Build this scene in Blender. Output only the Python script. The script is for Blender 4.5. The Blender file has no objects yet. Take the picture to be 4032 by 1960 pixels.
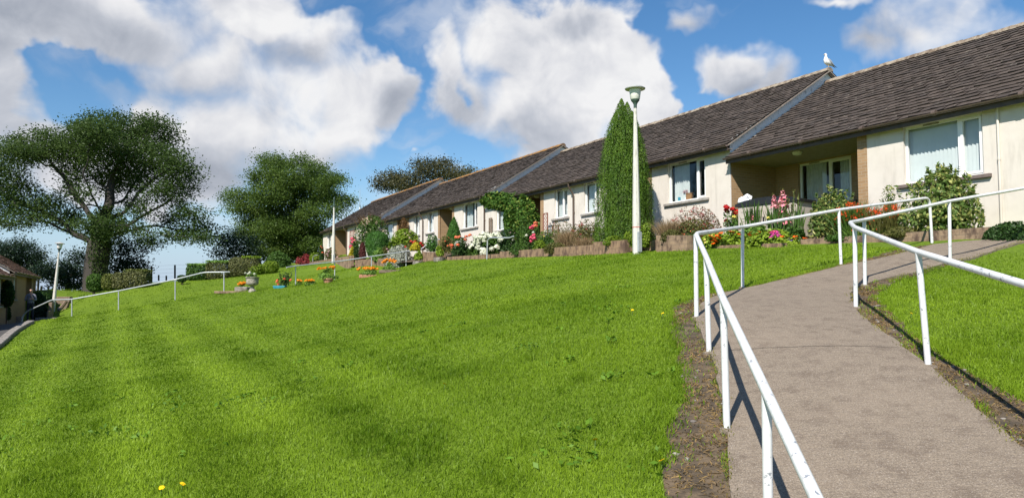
import bpy, bmesh, math, random
import numpy as np
from mathutils import Vector, Matrix
random.seed(7); RS = np.random.RandomState(7)
C = bpy.context.scene.collection
SC = bpy.context.scene
# ------------------------------------------------------------------ camera, sky, sun, exposure
F, CX, CY = 2912.0, 2016.0, 980.0
PITCH = math.atan(170 / F)
EYE = 1.6
cd = bpy.data.cameras.new('camera'); co = bpy.data.objects.new('camera', cd); C.objects.link(co)
cd.sensor_width = 36; cd.lens = 36 * F / 4032; cd.clip_end = 20000; cd.clip_start = 0.05
co.location = (0, 0, EYE); co.rotation_euler = (math.pi / 2 + PITCH, 0, 0)
SC.camera = co
SC.view_settings.view_transform = 'Standard'; SC.view_settings.look = 'None'
SC.view_settings.gamma = 1; SC.view_settings.exposure = 0.55
SUN_AZ, SUN_EL = math.radians(207), math.radians(46)
sd = Vector((math.sin(SUN_AZ) * math.cos(SUN_EL), math.cos(SUN_AZ) * math.cos(SUN_EL), math.sin(SUN_EL)))
sl = bpy.data.lights.new('sun', 'SUN'); sl.energy = 5.0; sl.angle = math.radians(0.5); sl.color = (1, .94, .85)
so = bpy.data.objects.new('sun', sl); C.objects.link(so); so.rotation_euler = (-sd).to_track_quat('-Z', 'Y').to_euler()

cp, sp = math.cos(PITCH), math.sin(PITCH)
def ray(px, py):
    a = (px - CX) / F; b = (CY - py) / F
    return a, cp - b * sp, sp + b * cp
def cam(px, py, Y):                    # the real point seen at full-size pixel px,py at ground distance Y
    a, y, z = ray(px, py); t = Y / y
    return np.array((a * t, Y, EYE + z * t))
AZ = math.radians(28.6); sa, ca = math.sin(AZ), math.cos(AZ)
def UV(u, v, z=0.0):                   # u runs along the terrace, v away from the lawn
    return np.array((-u * sa + v * ca, u * ca + v * sa, z))
def onv(px, py, v):                    # point seen at px,py on the upright plane v
    a, y, z = ray(px, py); t = v / (a * ca + y * sa)
    return np.array((a * t, y * t, EYE + z * t))

# ---- world: Nishita sky with cumulus, laid out by direction (azimuth, elevation)
w = bpy.data.worlds.new('World'); SC.world = w; w.use_nodes = True
w.cycles.sampling_method = 'MANUAL'; w.cycles.sample_map_resolution = 512
nt = w.node_tree; nt.nodes.clear()
def N(t, tree=None, **k):
    n = (tree or nt).nodes.new(t)
    for a, b in k.items(): setattr(n, a, b)
    return n
def lk(a, b, tree=None): (tree or nt).links.new(a, b)
def mth(op, a, b=None, c=None, tree=None, clamp=False):
    n = N('ShaderNodeMath', tree, operation=op, use_clamp=clamp)
    for i, x in enumerate((a, b, c)):
        if x is None: continue
        if isinstance(x, (int, float)): n.inputs[i].default_value = x
        else: lk(x, n.inputs[i], tree)
    return n.outputs[0]
def rng(x, a, b, c=0.0, d=1.0, tree=None, smooth=True):
    n = N('ShaderNodeMapRange', tree, interpolation_type='SMOOTHSTEP' if smooth else 'LINEAR')
    n.clamp = True
    lk(x, n.inputs['Value'], tree)
    for i, val in zip(('From Min', 'From Max', 'To Min', 'To Max'), (a, b, c, d)): n.inputs[i].default_value = val
    return n.outputs['Result']
def azel(px, py):
    a, y, z = ray(px, py)
    return math.atan2(a, y), math.atan2(z, math.hypot(a, y))
K = 4032 / 2576
def col4(c): return (c[0], c[1], c[2], 1)
def mixc(t, fac, a, b, mode='MIX'):
    n = N('ShaderNodeMix', t, data_type='RGBA', blend_type=mode)
    for i, x in ((0, fac), (6, a), (7, b)):
        if hasattr(x, 'is_linked'): lk(x, n.inputs[i], t)
        else: n.inputs[i].default_value = x if i == 0 else col4(x)
    return n.outputs[2]
# cloud bodies: centre and radii on the photograph's 2576-wide grid
BLOBS = [(640,40,330,110),(330,60,330,120),(60,40,330,110),(560,190,260,130),(760,230,230,200),(800,110,140,140),
 (640,330,340,170),(840,340,160,140),(960,210,95,110),(340,420,420,110),(30,210,95,120),(-60,260,170,170),(80,300,120,80),
 (1130,130,80,130),(1230,95,140,110),(1400,110,220,140),(1500,170,190,170),(1330,260,240,140),(1180,240,130,90),(1440,330,240,110),(1620,270,110,110),(1380,390,150,50),
 (1830,170,140,70),(1750,60,110,45),(1930,200,80,60),(2330,70,170,90),(2200,110,110,60),(2480,20,120,70),
 (1060,375,50,30),(2100,20,120,28),(1120,10,60,14),(-250,100,250,200),(2900,-100,400,200),(1300,-220,500,110),(400,-320,420,130),(2200,-330,350,120)]
GREYS = [(90,70,420,130),(430,240,240,95),(540,440,430,95),(40,310,130,140),(1150,270,130,120),(1340,340,170,75),(1000,250,80,80),(2180,110,120,85),(1750,70,160,70),(1890,215,160,60),(760,140,110,50),(1450,60,120,40),(500,620,600,90)]
tc = N('ShaderNodeTexCoord')
sep = N('ShaderNodeSeparateXYZ'); lk(tc.outputs['Generated'], sep.inputs[0])
azn = mth('ARCTAN2', sep.outputs[0], sep.outputs[1]); eln = mth('ARCSINE', sep.outputs[2])
cmb = N('ShaderNodeCombineXYZ'); lk(azn, cmb.inputs[0]); lk(eln, cmb.inputs[1])
def noise(vec, scale, detail, rough, dist=0.0):
    n = N('ShaderNodeTexNoise'); n.noise_dimensions = '2D'
    n.inputs['Scale'].default_value = scale; n.inputs['Detail'].default_value = detail
    n.inputs['Roughness'].default_value = rough; n.inputs['Distortion'].default_value = dist
    lk(vec, n.inputs['Vector']); return n
warp = noise(cmb.outputs[0], 9, 4, .55)
vs = N('ShaderNodeVectorMath', operation='SUBTRACT'); lk(warp.outputs['Color'], vs.inputs[0]); vs.inputs[1].default_value = (.5, .5, .5)
vm = N('ShaderNodeVectorMath', operation='SCALE'); lk(vs.outputs[0], vm.inputs[0]); vm.inputs['Scale'].default_value = .085
wp = N('ShaderNodeVectorMath', operation='ADD'); lk(cmb.outputs[0], wp.inputs[0]); lk(vm.outputs[0], wp.inputs[1])
flat = N('ShaderNodeVectorMath', operation='MULTIPLY'); lk(wp.outputs[0], flat.inputs[0]); flat.inputs[1].default_value = (1, 1, 0)
def blobfield(vec, lst, sc=1.0):
    acc = None
    for (x, y, rx, ry) in lst:
        A_, E_ = azel(x * K, y * K)
        s = N('ShaderNodeVectorMath', operation='SUBTRACT'); lk(vec, s.inputs[0]); s.inputs[1].default_value = (A_, E_, 0)
        m = N('ShaderNodeVectorMath', operation='MULTIPLY'); lk(s.outputs[0], m.inputs[0])
        m.inputs[1].default_value = (F / (rx * K * sc), F / (ry * K * sc), 0)
        l = N('ShaderNodeVectorMath', operation='LENGTH'); lk(m.outputs[0], l.inputs[0])
        d = mth('SUBTRACT', 1.0, l.outputs['Value'])
        acc = d if acc is None else mth('SMOOTH_MAX', acc, d, .12)
    return acc
fbm = noise(cmb.outputs[0], 13, 6, .54, .3)
fb = mth('SUBTRACT', fbm.outputs['Fac'], .5)
HOLES = [(190,215,120,75),(250,280,60,40),(970,80,80,100),(1015,30,120,50),(1100,400,170,50),(1030,360,40,60),(870,15,120,30),(1690,165,45,75),(1640,60,60,40),(1950,70,190,55),(2080,150,70,80),(1740,250,50,40),(2520,10,60,40),(1165,232,36,30),(1010,420,60,40)]
body = mth('SUBTRACT', blobfield(flat.outputs[0], BLOBS, 1.03), mth('MULTIPLY', mth('MAXIMUM', blobfield(flat.outputs[0], HOLES, 1.28), 0.0), .85))
dens = mth('ADD', body, mth('MULTIPLY', fb, .75))
edgevar = noise(cmb.outputs[0], 5, 2, .5)
wid = rng(edgevar.outputs['Fac'], .35, .65, .32, .95)
alpha = rng(mth('DIVIDE', mth('ADD', dens, .0), wid), 0, 1)
wm = N('ShaderNodeVectorMath', operation='MULTIPLY'); lk(flat.outputs[0], wm.inputs[0]); wm.inputs[1].default_value = (4.2, 8.5, 0)
wisp = noise(wm.outputs[0], 1.0, 5, .55, .4)
alpha = mth('MAXIMUM', alpha, mth('MULTIPLY', rng(wisp.outputs['Fac'], .47, .78), .5))
up = N('ShaderNodeVectorMath', operation='ADD'); lk(cmb.outputs[0], up.inputs[0]); up.inputs[1].default_value = (-.012, .022, 0)
fbm2 = noise(up.outputs[0], 13, 6, .54, .3)
big1 = noise(cmb.outputs[0], 5.5, 3, .5, .2)
up2 = N('ShaderNodeVectorMath', operation='ADD'); lk(cmb.outputs[0], up2.inputs[0]); up2.inputs[1].default_value = (-.03, .05, 0)
big2 = noise(up2.outputs[0], 5.5, 3, .5, .2)
relief = mth('ADD', mth('SUBTRACT', fbm.outputs['Fac'], fbm2.outputs['Fac']), mth('MULTIPLY', mth('SUBTRACT', big1.outputs['Fac'], big2.outputs['Fac']), .8))
grey = rng(mth('ADD', blobfield(flat.outputs[0], GREYS), mth('MULTIPLY', fb, .55)), -.35, .85)
br = mth('ADD', mth('MULTIPLY', relief, .6), .93)
br = mth('SUBTRACT', br, mth('MULTIPLY', grey, .36), clamp=True)
ramp = N('ShaderNodeValToRGB'); lk(br, ramp.inputs[0])
ramp.color_ramp.elements[0].position = .25; ramp.color_ramp.elements[0].color = (.30, .34, .42, 1)
ramp.color_ramp.elements[1].position = 1.0; ramp.color_ramp.elements[1].color = (.96, .96, .97, 1)
e = ramp.color_ramp.elements.new(.62); e.color = (.58, .61, .68, 1)
e = ramp.color_ramp.elements.new(.82); e.color = (.80, .81, .85, 1)
sky = N('ShaderNodeTexSky', sky_type='NISHITA', sun_disc=False)
sky.sun_elevation = SUN_EL; sky.sun_rotation = SUN_AZ; sky.air_density = 1.0; sky.dust_density = .1; sky.ozone_density = 2.5
hs = N('ShaderNodeHueSaturation'); hs.inputs['Saturation'].default_value = 1.25; hs.inputs['Value'].default_value = 1.0
lk(sky.outputs[0], hs.inputs['Color'])
b1 = N('ShaderNodeBackground'); hz = rng(eln, -.02, .16, .9, 0.0)
lk(mixc(nt, hz, hs.outputs[0], (3.1, 4.3, 6.2)), b1.inputs[0]); b1.inputs[1].default_value = .088
b2 = N('ShaderNodeBackground'); lk(ramp.outputs[0], b2.inputs[0]); b2.inputs[1].default_value = .64
mx = N('ShaderNodeMixShader'); lk(alpha, mx.inputs[0]); lk(b1.outputs[0], mx.inputs[1]); lk(b2.outputs[0], mx.inputs[2])
ow = N('ShaderNodeOutputWorld'); lk(mx.outputs[0], ow.inputs[0])

# ------------------------------------------------------------------ helpers
def tag(o, label=None, cat=None, group=None, kind=None):
    if label: o['label'] = label
    if cat: o['category'] = cat
    if group: o['group'] = group
    if kind: o['kind'] = kind
    return o
def thing(name, label, cat, loc=(0, 0, 0), rz=0, group=None):
    o = bpy.data.objects.new(name, None); C.objects.link(o); o.empty_display_size = .2
    o.location = Vector([float(q) for q in loc]); o.rotation_euler = (0, 0, rz)
    return tag(o, label, cat, group)
def link(name, me, parent=None, mats=()):
    o = bpy.data.objects.new(name, me); C.objects.link(o)
    if parent is not None: o.parent = parent
    for m in mats:
        if m.name not in [q.name for q in me.materials if q]: me.materials.append(m)
    return o
class MB:
    def __init__(s): s.v = []; s.f = []; s.mi = []; s.cur = 0
    def add(s, vs, fs):
        n = len(s.v); s.v += [tuple(float(c) for c in q) for q in vs]
        for f in fs: s.f.append(tuple(n + i for i in f)); s.mi.append(s.cur)
        return s
    def quad(s, a, b, c, d): return s.add((a, b, c, d), ((0, 1, 2, 3),))
    def box(s, x0, x1, y0, y1, z0, z1, M=None):
        vs = [(x, y, z) for x in (x0, x1) for y in (y0, y1) for z in (z0, z1)]
        if M is not None: vs = [tuple(M @ Vector(q)) for q in vs]
        return s.add(vs, ((0, 1, 3, 2), (4, 6, 7, 5), (0, 4, 5, 1), (2, 3, 7, 6), (0, 2, 6, 4), (1, 5, 7, 3)))
    def tube(s, pts, r, n=8, cap=True):
        pts = [Vector([float(c) for c in q]) for q in pts]; k = len(pts)
        rs = r if hasattr(r, '__len__') else [r] * k
        base = len(s.v); up = None
        for i, p in enumerate(pts):
            d = (pts[min(i + 1, k - 1)] - pts[max(i - 1, 0)])
            if d.length < 1e-9: d = Vector((0, 0, 1))
            d.normalize()
            if up is None: up = Vector((1, 0, 0)) if abs(d.x) < .8 else Vector((0, 1, 0))
            a = (up - d * up.dot(d))
            if a.length < 1e-6: a = d.orthogonal()
            a.normalize(); up = a; b = d.cross(a)
            for j in range(n):
                t = 2 * math.pi * j / n
                s.v.append(tuple(p + (a * math.cos(t) + b * math.sin(t)) * rs[i]))
        for i in range(k - 1):
            for j in range(n):
                s.f.append((base + i * n + j, base + i * n + (j + 1) % n, base + (i + 1) * n + (j + 1) % n, base + (i + 1) * n + j)); s.mi.append(s.cur)
        if cap:
            s.f.append(tuple(base + j for j in range(n - 1, -1, -1))); s.mi.append(s.cur)
            s.f.append(tuple(base + (k - 1) * n + j for j in range(n))); s.mi.append(s.cur)
        return s
    def lathe(s, prof, n=16, c=(0, 0, 0), sx=1.0, sy=1.0, rip=0, ra=0.0):
        base = len(s.v)
        for (r, z) in prof:
            for j in range(n):
                t = 2 * math.pi * j / n
                rr = r * (1 + ra * math.cos(rip * t)) if rip else r
                s.v.append((c[0] + rr * math.cos(t) * sx, c[1] + rr * math.sin(t) * sy, c[2] + z))
        for i in range(len(prof) - 1):
            for j in range(n):
                s.f.append((base + i * n + j, base + i * n + (j + 1) % n, base + (i + 1) * n + (j + 1) % n, base + (i + 1) * n + j)); s.mi.append(s.cur)
        s.f.append(tuple(base + j for j in range(n - 1, -1, -1))); s.mi.append(s.cur)
        s.f.append(tuple(base + (len(prof) - 1) * n + j for j in range(n))); s.mi.append(s.cur)
        return s
    def build(s, name, mats, parent=None, smooth=False, bevel=0):
        if not isinstance(mats, (list, tuple)): mats = [mats]
        me = bpy.data.meshes.new(name); me.from_pydata(s.v, [], s.f)
        for m in mats: me.materials.append(m)
        me.polygons.foreach_set('material_index', s.mi)
        bm = bmesh.new(); bm.from_mesh(me); bmesh.ops.recalc_face_normals(bm, faces=bm.faces)
        if bevel: bmesh.ops.bevel(bm, geom=bm.edges[:], offset=bevel, segments=1, affect='EDGES')
        bm.to_mesh(me); bm.free()
        if smooth:
            me.polygons.foreach_set('use_smooth', [True] * len(me.polygons))
            try: me.set_sharp_from_angle(angle=math.radians(40))
            except Exception: pass
        me.update(); return link(name, me, parent)
def np_mesh(name, V, k, mat, parent=None, rnd=None, smooth=False):
    """V: (n*k,3) vertices, every k of them one polygon; rnd: one float per polygon."""
    V = np.ascontiguousarray(V, dtype=np.float32); nv = len(V); nf = nv // k
    me = bpy.data.meshes.new(name)
    me.vertices.add(nv); me.vertices.foreach_set('co', V.ravel())
    me.loops.add(nv); me.loops.foreach_set('vertex_index', np.arange(nv, dtype=np.int32))
    me.polygons.add(nf); me.polygons.foreach_set('loop_start', np.arange(0, nv, k, dtype=np.int32))
    me.update(calc_edges=True)
    if rnd is not None:
        at = me.attributes.new('rnd', 'FLOAT', 'FACE'); at.data.foreach_set('value', np.ascontiguousarray(rnd, dtype=np.float32))
    me.materials.append(mat)
    return link(name, me, parent)
def unit(a): return a / np.maximum(np.linalg.norm(a, axis=-1, keepdims=True), 1e-9)
def leaves(name, P, size, mat, parent=None, nrm=None, spread=1.0, asp=.5, rnd=None, rs=None, droop=0.0, along=None):
    """kite-shaped leaves, centre P, facing nrm with a spread; along = preferred axis of the leaf."""
    rs = rs or RS; n = len(P)
    size = np.broadcast_to(np.asarray(size, dtype=float), (n,)) * rs.uniform(.7, 1.3, n)
    q = rs.normal(size=(n, 3)) * spread
    if nrm is not None: q = q + nrm
    q = unit(q)
    t = rs.normal(size=(n, 3)) * (.45 if along is not None else 1)
    if along is not None: t = t + along
    t[:, 2] -= droop
    t = unit(t - q * (t * q).sum(1, keepdims=True)); b = np.cross(q, t)
    L = size[:, None]; W = L * asp
    bend = q * L * rs.uniform(-.15, .15, (n, 1))
    V = np.stack([P - t * L * .5, P + b * W * .5 + bend, P + t * L * .5, P - b * W * .5 + bend], 1).reshape(-1, 3)
    if rnd is None: rnd = rs.rand(n)
    return np_mesh(name, V, 4, mat, parent, rnd)
def inball(n, rs=None):
    rs = rs or RS
    q = unit(rs.normal(size=(n, 3))); return q * rs.rand(n, 1) ** (1 / 3.)
_grids = {}
def vnoise(x, y, scale, seed):
    if seed not in _grids: _grids[seed] = np.random.RandomState(seed).rand(256, 256)
    g = _grids[seed]; x = np.asarray(x) / scale + 1000; y = np.asarray(y) / scale + 1000
    i = np.floor(x).astype(int); j = np.floor(y).astype(int); fx = x - i; fy = y - j
    fx = fx * fx * (3 - 2 * fx); fy = fy * fy * (3 - 2 * fy)
    a = g[i % 256, j % 256]; b = g[(i + 1) % 256, j % 256]; c = g[i % 256, (j + 1) % 256]; d = g[(i + 1) % 256, (j + 1) % 256]
    return (a * (1 - fx) + b * fx) * (1 - fy) + (c * (1 - fx) + d * fx) * fy
def inpoly(x, y, poly):
    ins = np.zeros(len(x), bool); n = len(poly)
    for i in range(n):
        x1, y1 = poly[i][:2]; x2, y2 = poly[(i + 1) % n][:2]
        c = ((y1 > y) != (y2 > y)) & (x < (x2 - x1) * (y - y1) / (y2 - y1 + 1e-12) + x1); ins ^= c
    return ins

# ------------------------------------------------------------------ materials
def newmat(name):
    m = bpy.data.materials.new(name); m.use_nodes = True; t = m.node_tree; t.nodes.clear()
    o = N('ShaderNodeOutputMaterial', t); p = N('ShaderNodeBsdfPrincipled', t); lk(p.outputs[0], o.inputs[0], t)
    return m, t, p, o
def tnoise(t, scale, detail=4, rough=.55, obj=True, stretch=None):
    c = N('ShaderNodeTexCoord', t); n = N('ShaderNodeTexNoise', t)
    n.inputs['Scale'].default_value = scale; n.inputs['Detail'].default_value = detail; n.inputs['Roughness'].default_value = rough
    src = c.outputs['Object']
    if stretch:
        mp = N('ShaderNodeMapping', t); mp.inputs['Scale'].default_value = stretch; lk(src, mp.inputs[0], t); src = mp.outputs[0]
    lk(src, n.inputs['Vector'], t); return n.outputs['Fac']
def bump(t, p, h, strength=.3, dist=.02):
    b = N('ShaderNodeBump', t); b.inputs['Strength'].default_value = strength; b.inputs['Distance'].default_value = dist
    lk(h, b.inputs['Height'], t); lk(b.outputs[0], p.inputs['Normal'], t)
def simple(name, c, rough=.6, c2=None, scale=8, lo=.4, hi=.65, bmp=0, bscale=60, metal=0, spec=.5, stretch=None):
    m, t, p, o = newmat(name); p.inputs['Roughness'].default_value = rough; p.inputs['Metallic'].default_value = metal
    p.inputs['Specular IOR Level'].default_value = spec
    c2 = c2 or tuple(q * .75 for q in c)
    f = rng(tnoise(t, scale, 5, .6, stretch=stretch), lo, hi, tree=t)
    lk(mixc(t, f, c, c2), p.inputs['Base Color'], t)
    if bmp: bump(t, p, tnoise(t, bscale, 3), bmp)
    return m
def foliage(name, dark, light, tr=.28, rough=.5, third=None, clump=1.2):
    m, t, p, o = newmat(name); p.inputs['Roughness'].default_value = rough; p.inputs['Specular IOR Level'].default_value = .2
    a = N('ShaderNodeAttribute', t); a.attribute_name = 'rnd'
    nz = tnoise(t, clump, 2)
    f = mth('ADD', mth('MULTIPLY', a.outputs['Fac'], .65), mth('MULTIPLY', rng(nz, .35, .65, tree=t), .35, tree=t), tree=t) if False else None
    s1 = mth('MULTIPLY', a.outputs['Fac'], .65, tree=t); s2 = mth('MULTIPLY', rng(nz, .35, .65, tree=t), .35, tree=t)
    f = mth('ADD', s1, s2, tree=t)
    c = mixc(t, f, dark, light)
    if third is not None:
        g = rng(a.outputs['Fac'], third[1], third[1] + .02, tree=t); c = mixc(t, g, c, third[0])
    lk(c, p.inputs['Base Color'], t)
    if tr:
        tb = N('ShaderNodeBsdfTranslucent', t); ms = N('ShaderNodeMixShader', t); ms.inputs[0].default_value = tr
        hs_ = N('ShaderNodeHueSaturation', t); hs_.inputs['Value'].default_value = 1.25; lk(c, hs_.inputs['Color'], t); lk(hs_.outputs[0], tb.inputs[0], t)
        lk(p.outputs[0], ms.inputs[1], t); lk(tb.outputs[0], ms.inputs[2], t); lk(ms.outputs[0], o.inputs[0], t)
    return m
def petal(name, c, c2=None, rough=.5):
    m, t, p, o = newmat(name); p.inputs['Roughness'].default_value = rough; p.inputs['Specular IOR Level'].default_value = .2
    a = N('ShaderNodeAttribute', t); a.attribute_name = 'rnd'
    lk(mixc(t, a.outputs['Fac'], c, c2 or tuple(q * .8 for q in c)), p.inputs['Base Color'], t)
    return m
#@@MATERIALS
MAT = {}
MAT['render'] = simple('cream_render', (.66, .612, .55), .85, (.60, .55, .49), 2.2, .35, .75, .35, 90)
def streaks(m, amt):
    t = m.node_tree; p = [n for n in t.nodes if n.type == 'BSDF_PRINCIPLED'][0]; src = p.inputs['Base Color'].links[0].from_socket
    f = mth('MULTIPLY', rng(tnoise(t, 4.5, 5, .65, stretch=(1, 1, .13)), .5, .72, tree=t), amt, tree=t); lk(mixc(t, f, src, (.30, .27, .22)), p.inputs['Base Color'], t)
streaks(MAT['render'], .30)
MAT['white'] = simple('white_upvc', (.84, .84, .83), .3, (.80, .80, .79), 5)
MAT['gable'] = simple('weathered_white_paint', (.74, .76, .78), .8, (.42, .43, .44), 7, .52, .72, .4, 25)
MAT['brown_plastic'] = simple('brown_plastic', (.115, .085, .068), .38, (.09, .065, .05), 4)
MAT['brown_wood'] = simple('brown_fascia', (.085, .06, .047), .6, (.06, .042, .034), 6)
MAT['soffit'] = simple('soffit_board', (.30, .25, .21), .7)
MAT['sillstone'] = simple('grey_sill', (.33, .31, .28), .8, (.24, .22, .2), 9)
MAT['sillbrown'] = simple('brown_sill', (.17, .13, .115), .7, (.13, .1, .09), 9)
MAT['blind'] = simple('blind_cloth', (.78, .80, .80), .8, (.74, .76, .76), 3)
MAT['net'] = simple('net_curtain', (.70, .72, .72), .9, (.6, .62, .63), 6)
MAT['rail_white'] = None
MAT['galv'] = simple('galvanised_steel', (.46, .49, .52), .45, (.36, .39, .41), 14, metal=.25)
MAT['lamp_cream'] = simple('cream_lamp_bowl', (.78, .77, .72), .35, (.70, .69, .64), 5)
MAT['lamp_cap'] = simple('grey_green_lamp_cap', (.47, .475, .46), .4, (.40, .405, .39), 6)
MAT['lamp_rim'] = simple('green_lamp_collar', (.06, .10, .085), .5)
MAT['concrete_post'] = simple('weathered_concrete', (.60, .585, .53), .85, (.33, .31, .26), 10, .5, .72, .5, 40, stretch=(3, 3, .5))
MAT['soil'] = simple('bare_soil', (.13, .093, .056), .95, (.052, .039, .025), 7, .35, .65, .9, 45)
MAT['bark'] = simple('tree_bark', (.042, .037, .031), .9, (.045, .038, .032), 3, .35, .6, .8, 12)
MAT['barkgrey'] = simple('grey_bark', (.17, .15, .12), .9, (.08, .07, .06), 3, .35, .6, .8, 12)
MAT['stem'] = simple('woody_stem', (.10, .075, .05), .9)
MAT['greenstem'] = simple('green_stem', (.09, .16, .04), .6)
MAT['terracotta'] = simple('terracotta', (.42, .2, .12), .85, (.33, .17, .11), 12)
MAT['stone'] = simple('cast_stone', (.36, .33, .28), .9, (.17, .16, .13), 14, .45, .62, .5, 40)
MAT['rock'] = simple('pale_rock', (.27, .245, .215), .9, (.15, .13, .115), 9, .4, .6, .8, 14)
MAT['blue'] = simple('blue_plastic', (.05, .32, .45), .45)
MAT['tan_plastic'] = simple('tan_plastic', (.47, .42, .37), .5, (.44, .39, .34), 3)
MAT['black_plastic'] = simple('black_plastic', (.018, .018, .02), .4)
MAT['bag'] = simple('white_plastic_bag', (.8, .8, .82), .4, (.72, .72, .76), 9)
MAT['fencewood'] = simple('fence_wood', (.10, .09, .08), .9)
MAT['wire'] = simple('fence_wire', (.2, .21, .22), .5, metal=.5)
MAT['trellis'] = simple('red_brown_trellis', (.25, .10, .065), .7)
MAT['timber'] = simple('old_timber', (.22, .165, .12), .9, (.13, .095, .07), 8, stretch=(1, 1, 4))
MAT['wood_light'] = simple('varnished_pine', (.42, .2, .06), .5)
MAT['dark_int'] = simple('dark_interior', (.06, .055, .05), .9)
MAT['door_brown'] = simple('brown_door', (.12, .06, .035), .5)
MAT['skin'] = simple('skin', (.55, .33, .25), .5, (.5, .29, .22), 20)
MAT['jumper'] = simple('grey_jumper', (.22, .22, .28), .9)
MAT['navy'] = simple('navy_cloth', (.025, .028, .045), .9)
MAT['hair'] = simple('grey_hair', (.3, .28, .26), .8)
MAT['red_tape'] = simple('red_tape', (.6, .04, .03), .6)
MAT['gull_white'] = simple('gull_white', (.82, .82, .80), .8, (.76, .76, .75), 20)
MAT['gull_grey'] = simple('gull_grey', (.36, .37, .40), .8)
MAT['gull_black'] = simple('gull_black', (.02, .02, .025), .7)
MAT['beak'] = simple('gull_beak', (.55, .36, .1), .5)
def m_glass():
    m, t, p, o = newmat('window_glass')
    t.nodes.remove(p)
    g = N('ShaderNodeBsdfGlossy', t); g.inputs['Roughness'].default_value = .0; g.inputs['Color'].default_value = (1, 1, 1, 1)
    tr = N('ShaderNodeBsdfTransparent', t); tr.inputs[0].default_value = (.80, .84, .84, 1)
    fr = N('ShaderNodeLayerWeight', t); fr.inputs[0].default_value = .5
    f = mth('MULTIPLY_ADD', mth('POWER', fr.outputs['Facing'], 4.0, tree=t), .9, .06, tree=t, clamp=True)
    ms = N('ShaderNodeMixShader', t); lk(f, ms.inputs[0], t); lk(tr.outputs[0], ms.inputs[1], t); lk(g.outputs[0], ms.inputs[2], t); lk(ms.outputs[0], o.inputs[0], t)
    return m
MAT['glass'] = m_glass()
def m_brick(name, c1, c2, mortar, sx=.225, sz=.075, vert=False, dirt=None):
    m, t, p, o = newmat(name); p.inputs['Roughness'].default_value = .9
    tcn = N('ShaderNodeTexCoord', t); s = N('ShaderNodeSeparateXYZ', t); lk(tcn.outputs['Object'], s.inputs[0], t)
    xy = mth('ADD', s.outputs[0], s.outputs[1], tree=t); cb = N('ShaderNodeCombineXYZ', t)
    lk(xy if not vert else s.outputs[2], cb.inputs[0], t); lk(s.outputs[2] if not vert else xy, cb.inputs[1], t)
    b = N('ShaderNodeTexBrick', t); lk(cb.outputs[0], b.inputs['Vector'], t)
    b.inputs['Color1'].default_value = col4(c1); b.inputs['Color2'].default_value = col4(c2); b.inputs['Mortar'].default_value = col4(mortar)
    b.inputs['Scale'].default_value = 1; b.inputs['Brick Width'].default_value = sx; b.inputs['Row Height'].default_value = sz
    b.inputs['Mortar Size'].default_value = .008; b.inputs['Mortar Smooth'].default_value = .3
    c = b.outputs['Color']
    if dirt: c = mixc(t, rng(tnoise(t, 3.5, 6, .7, stretch=(1, 1, .6)), .45, .62, tree=t), c, dirt)
    lk(c, p.inputs['Base Color'], t); bump(t, p, b.outputs['Fac'], -.4, .006)
    return m
MAT['brick'] = m_brick('yellow_brown_brick', (.36, .225, .115), (.29, .18, .09), (.34, .26, .18))
MAT['planter'] = m_brick('planter_brick', (.33, .215, .13), (.24, .155, .095), (.16, .115, .075), .075, .23, False, (.10, .06, .043))
MAT['coping'] = m_brick('planter_block', (.31, .215, .14), (.24, .165, .108), (.19, .14, .1), .23, .11, False, (.085, .052, .038))
def m_tile():
    m, t, p, o = newmat('roof_tile'); p.inputs['Roughness'].default_value = .85
    a = N('ShaderNodeAttribute', t); a.attribute_name = 'rnd'
    c = mixc(t, a.outputs['Fac'], (.044, .033, .027), (.080, .060, .048))
    c = mixc(t, rng(tnoise(t, .8, 5, .6), .45, .7, tree=t), c, (.06, .044, .034))
    c = mixc(t, mth('MULTIPLY', rng(tnoise(t, 9, 4, .65), .62, .70, tree=t), .75, tree=t), c, (.30, .27, .22))
    lk(c, p.inputs['Base Color'], t); bump(t, p, tnoise(t, 30, 4), .6, .02)
    return m
MAT['tile'] = m_tile()
MAT['ridge_grey'] = simple('lichen_ridge_grey', (.30, .25, .19), .9, (.14, .10, .07), 5, .4, .62, .6, 25)
MAT['ridge_orange'] = simple('lichen_ridge_orange', (.30, .15, .035), .9, (.16, .10, .06), 3.5, .42, .58, .6, 25)
MAT['redtile'] = simple('red_brown_roof', (.17, .085, .05), .9, (.10, .055, .037), 3)
def m_chipped():
    m, t, p, o = newmat('chipped_white_paint'); p.inputs['Roughness'].default_value = .35
    f = rng(tnoise(t, 26, 5, .72), .60, .615, tree=t); f2 = mth('MULTIPLY', rng(tnoise(t, 5, 2), .42, .56, tree=t), f, tree=t)
    c = mixc(t, rng(tnoise(t, 9, 4), .45, .8, tree=t), (.66, .67, .68), (.52, .53, .53))
    f3 = rng(tnoise(t, 11, 4, .6, stretch=(1, 1, .7)), .685, .70, tree=t); f2 = mth('MAXIMUM', f2, f3, tree=t)
    lk(mixc(t, f2, c, (.22, .24, .27)), p.inputs['Base Color'], t)
    bump(t, p, mth('SUBTRACT', 1.0, f2, tree=t), .4, .004)
    return m
MAT['rail_white'] = m_chipped()
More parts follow.
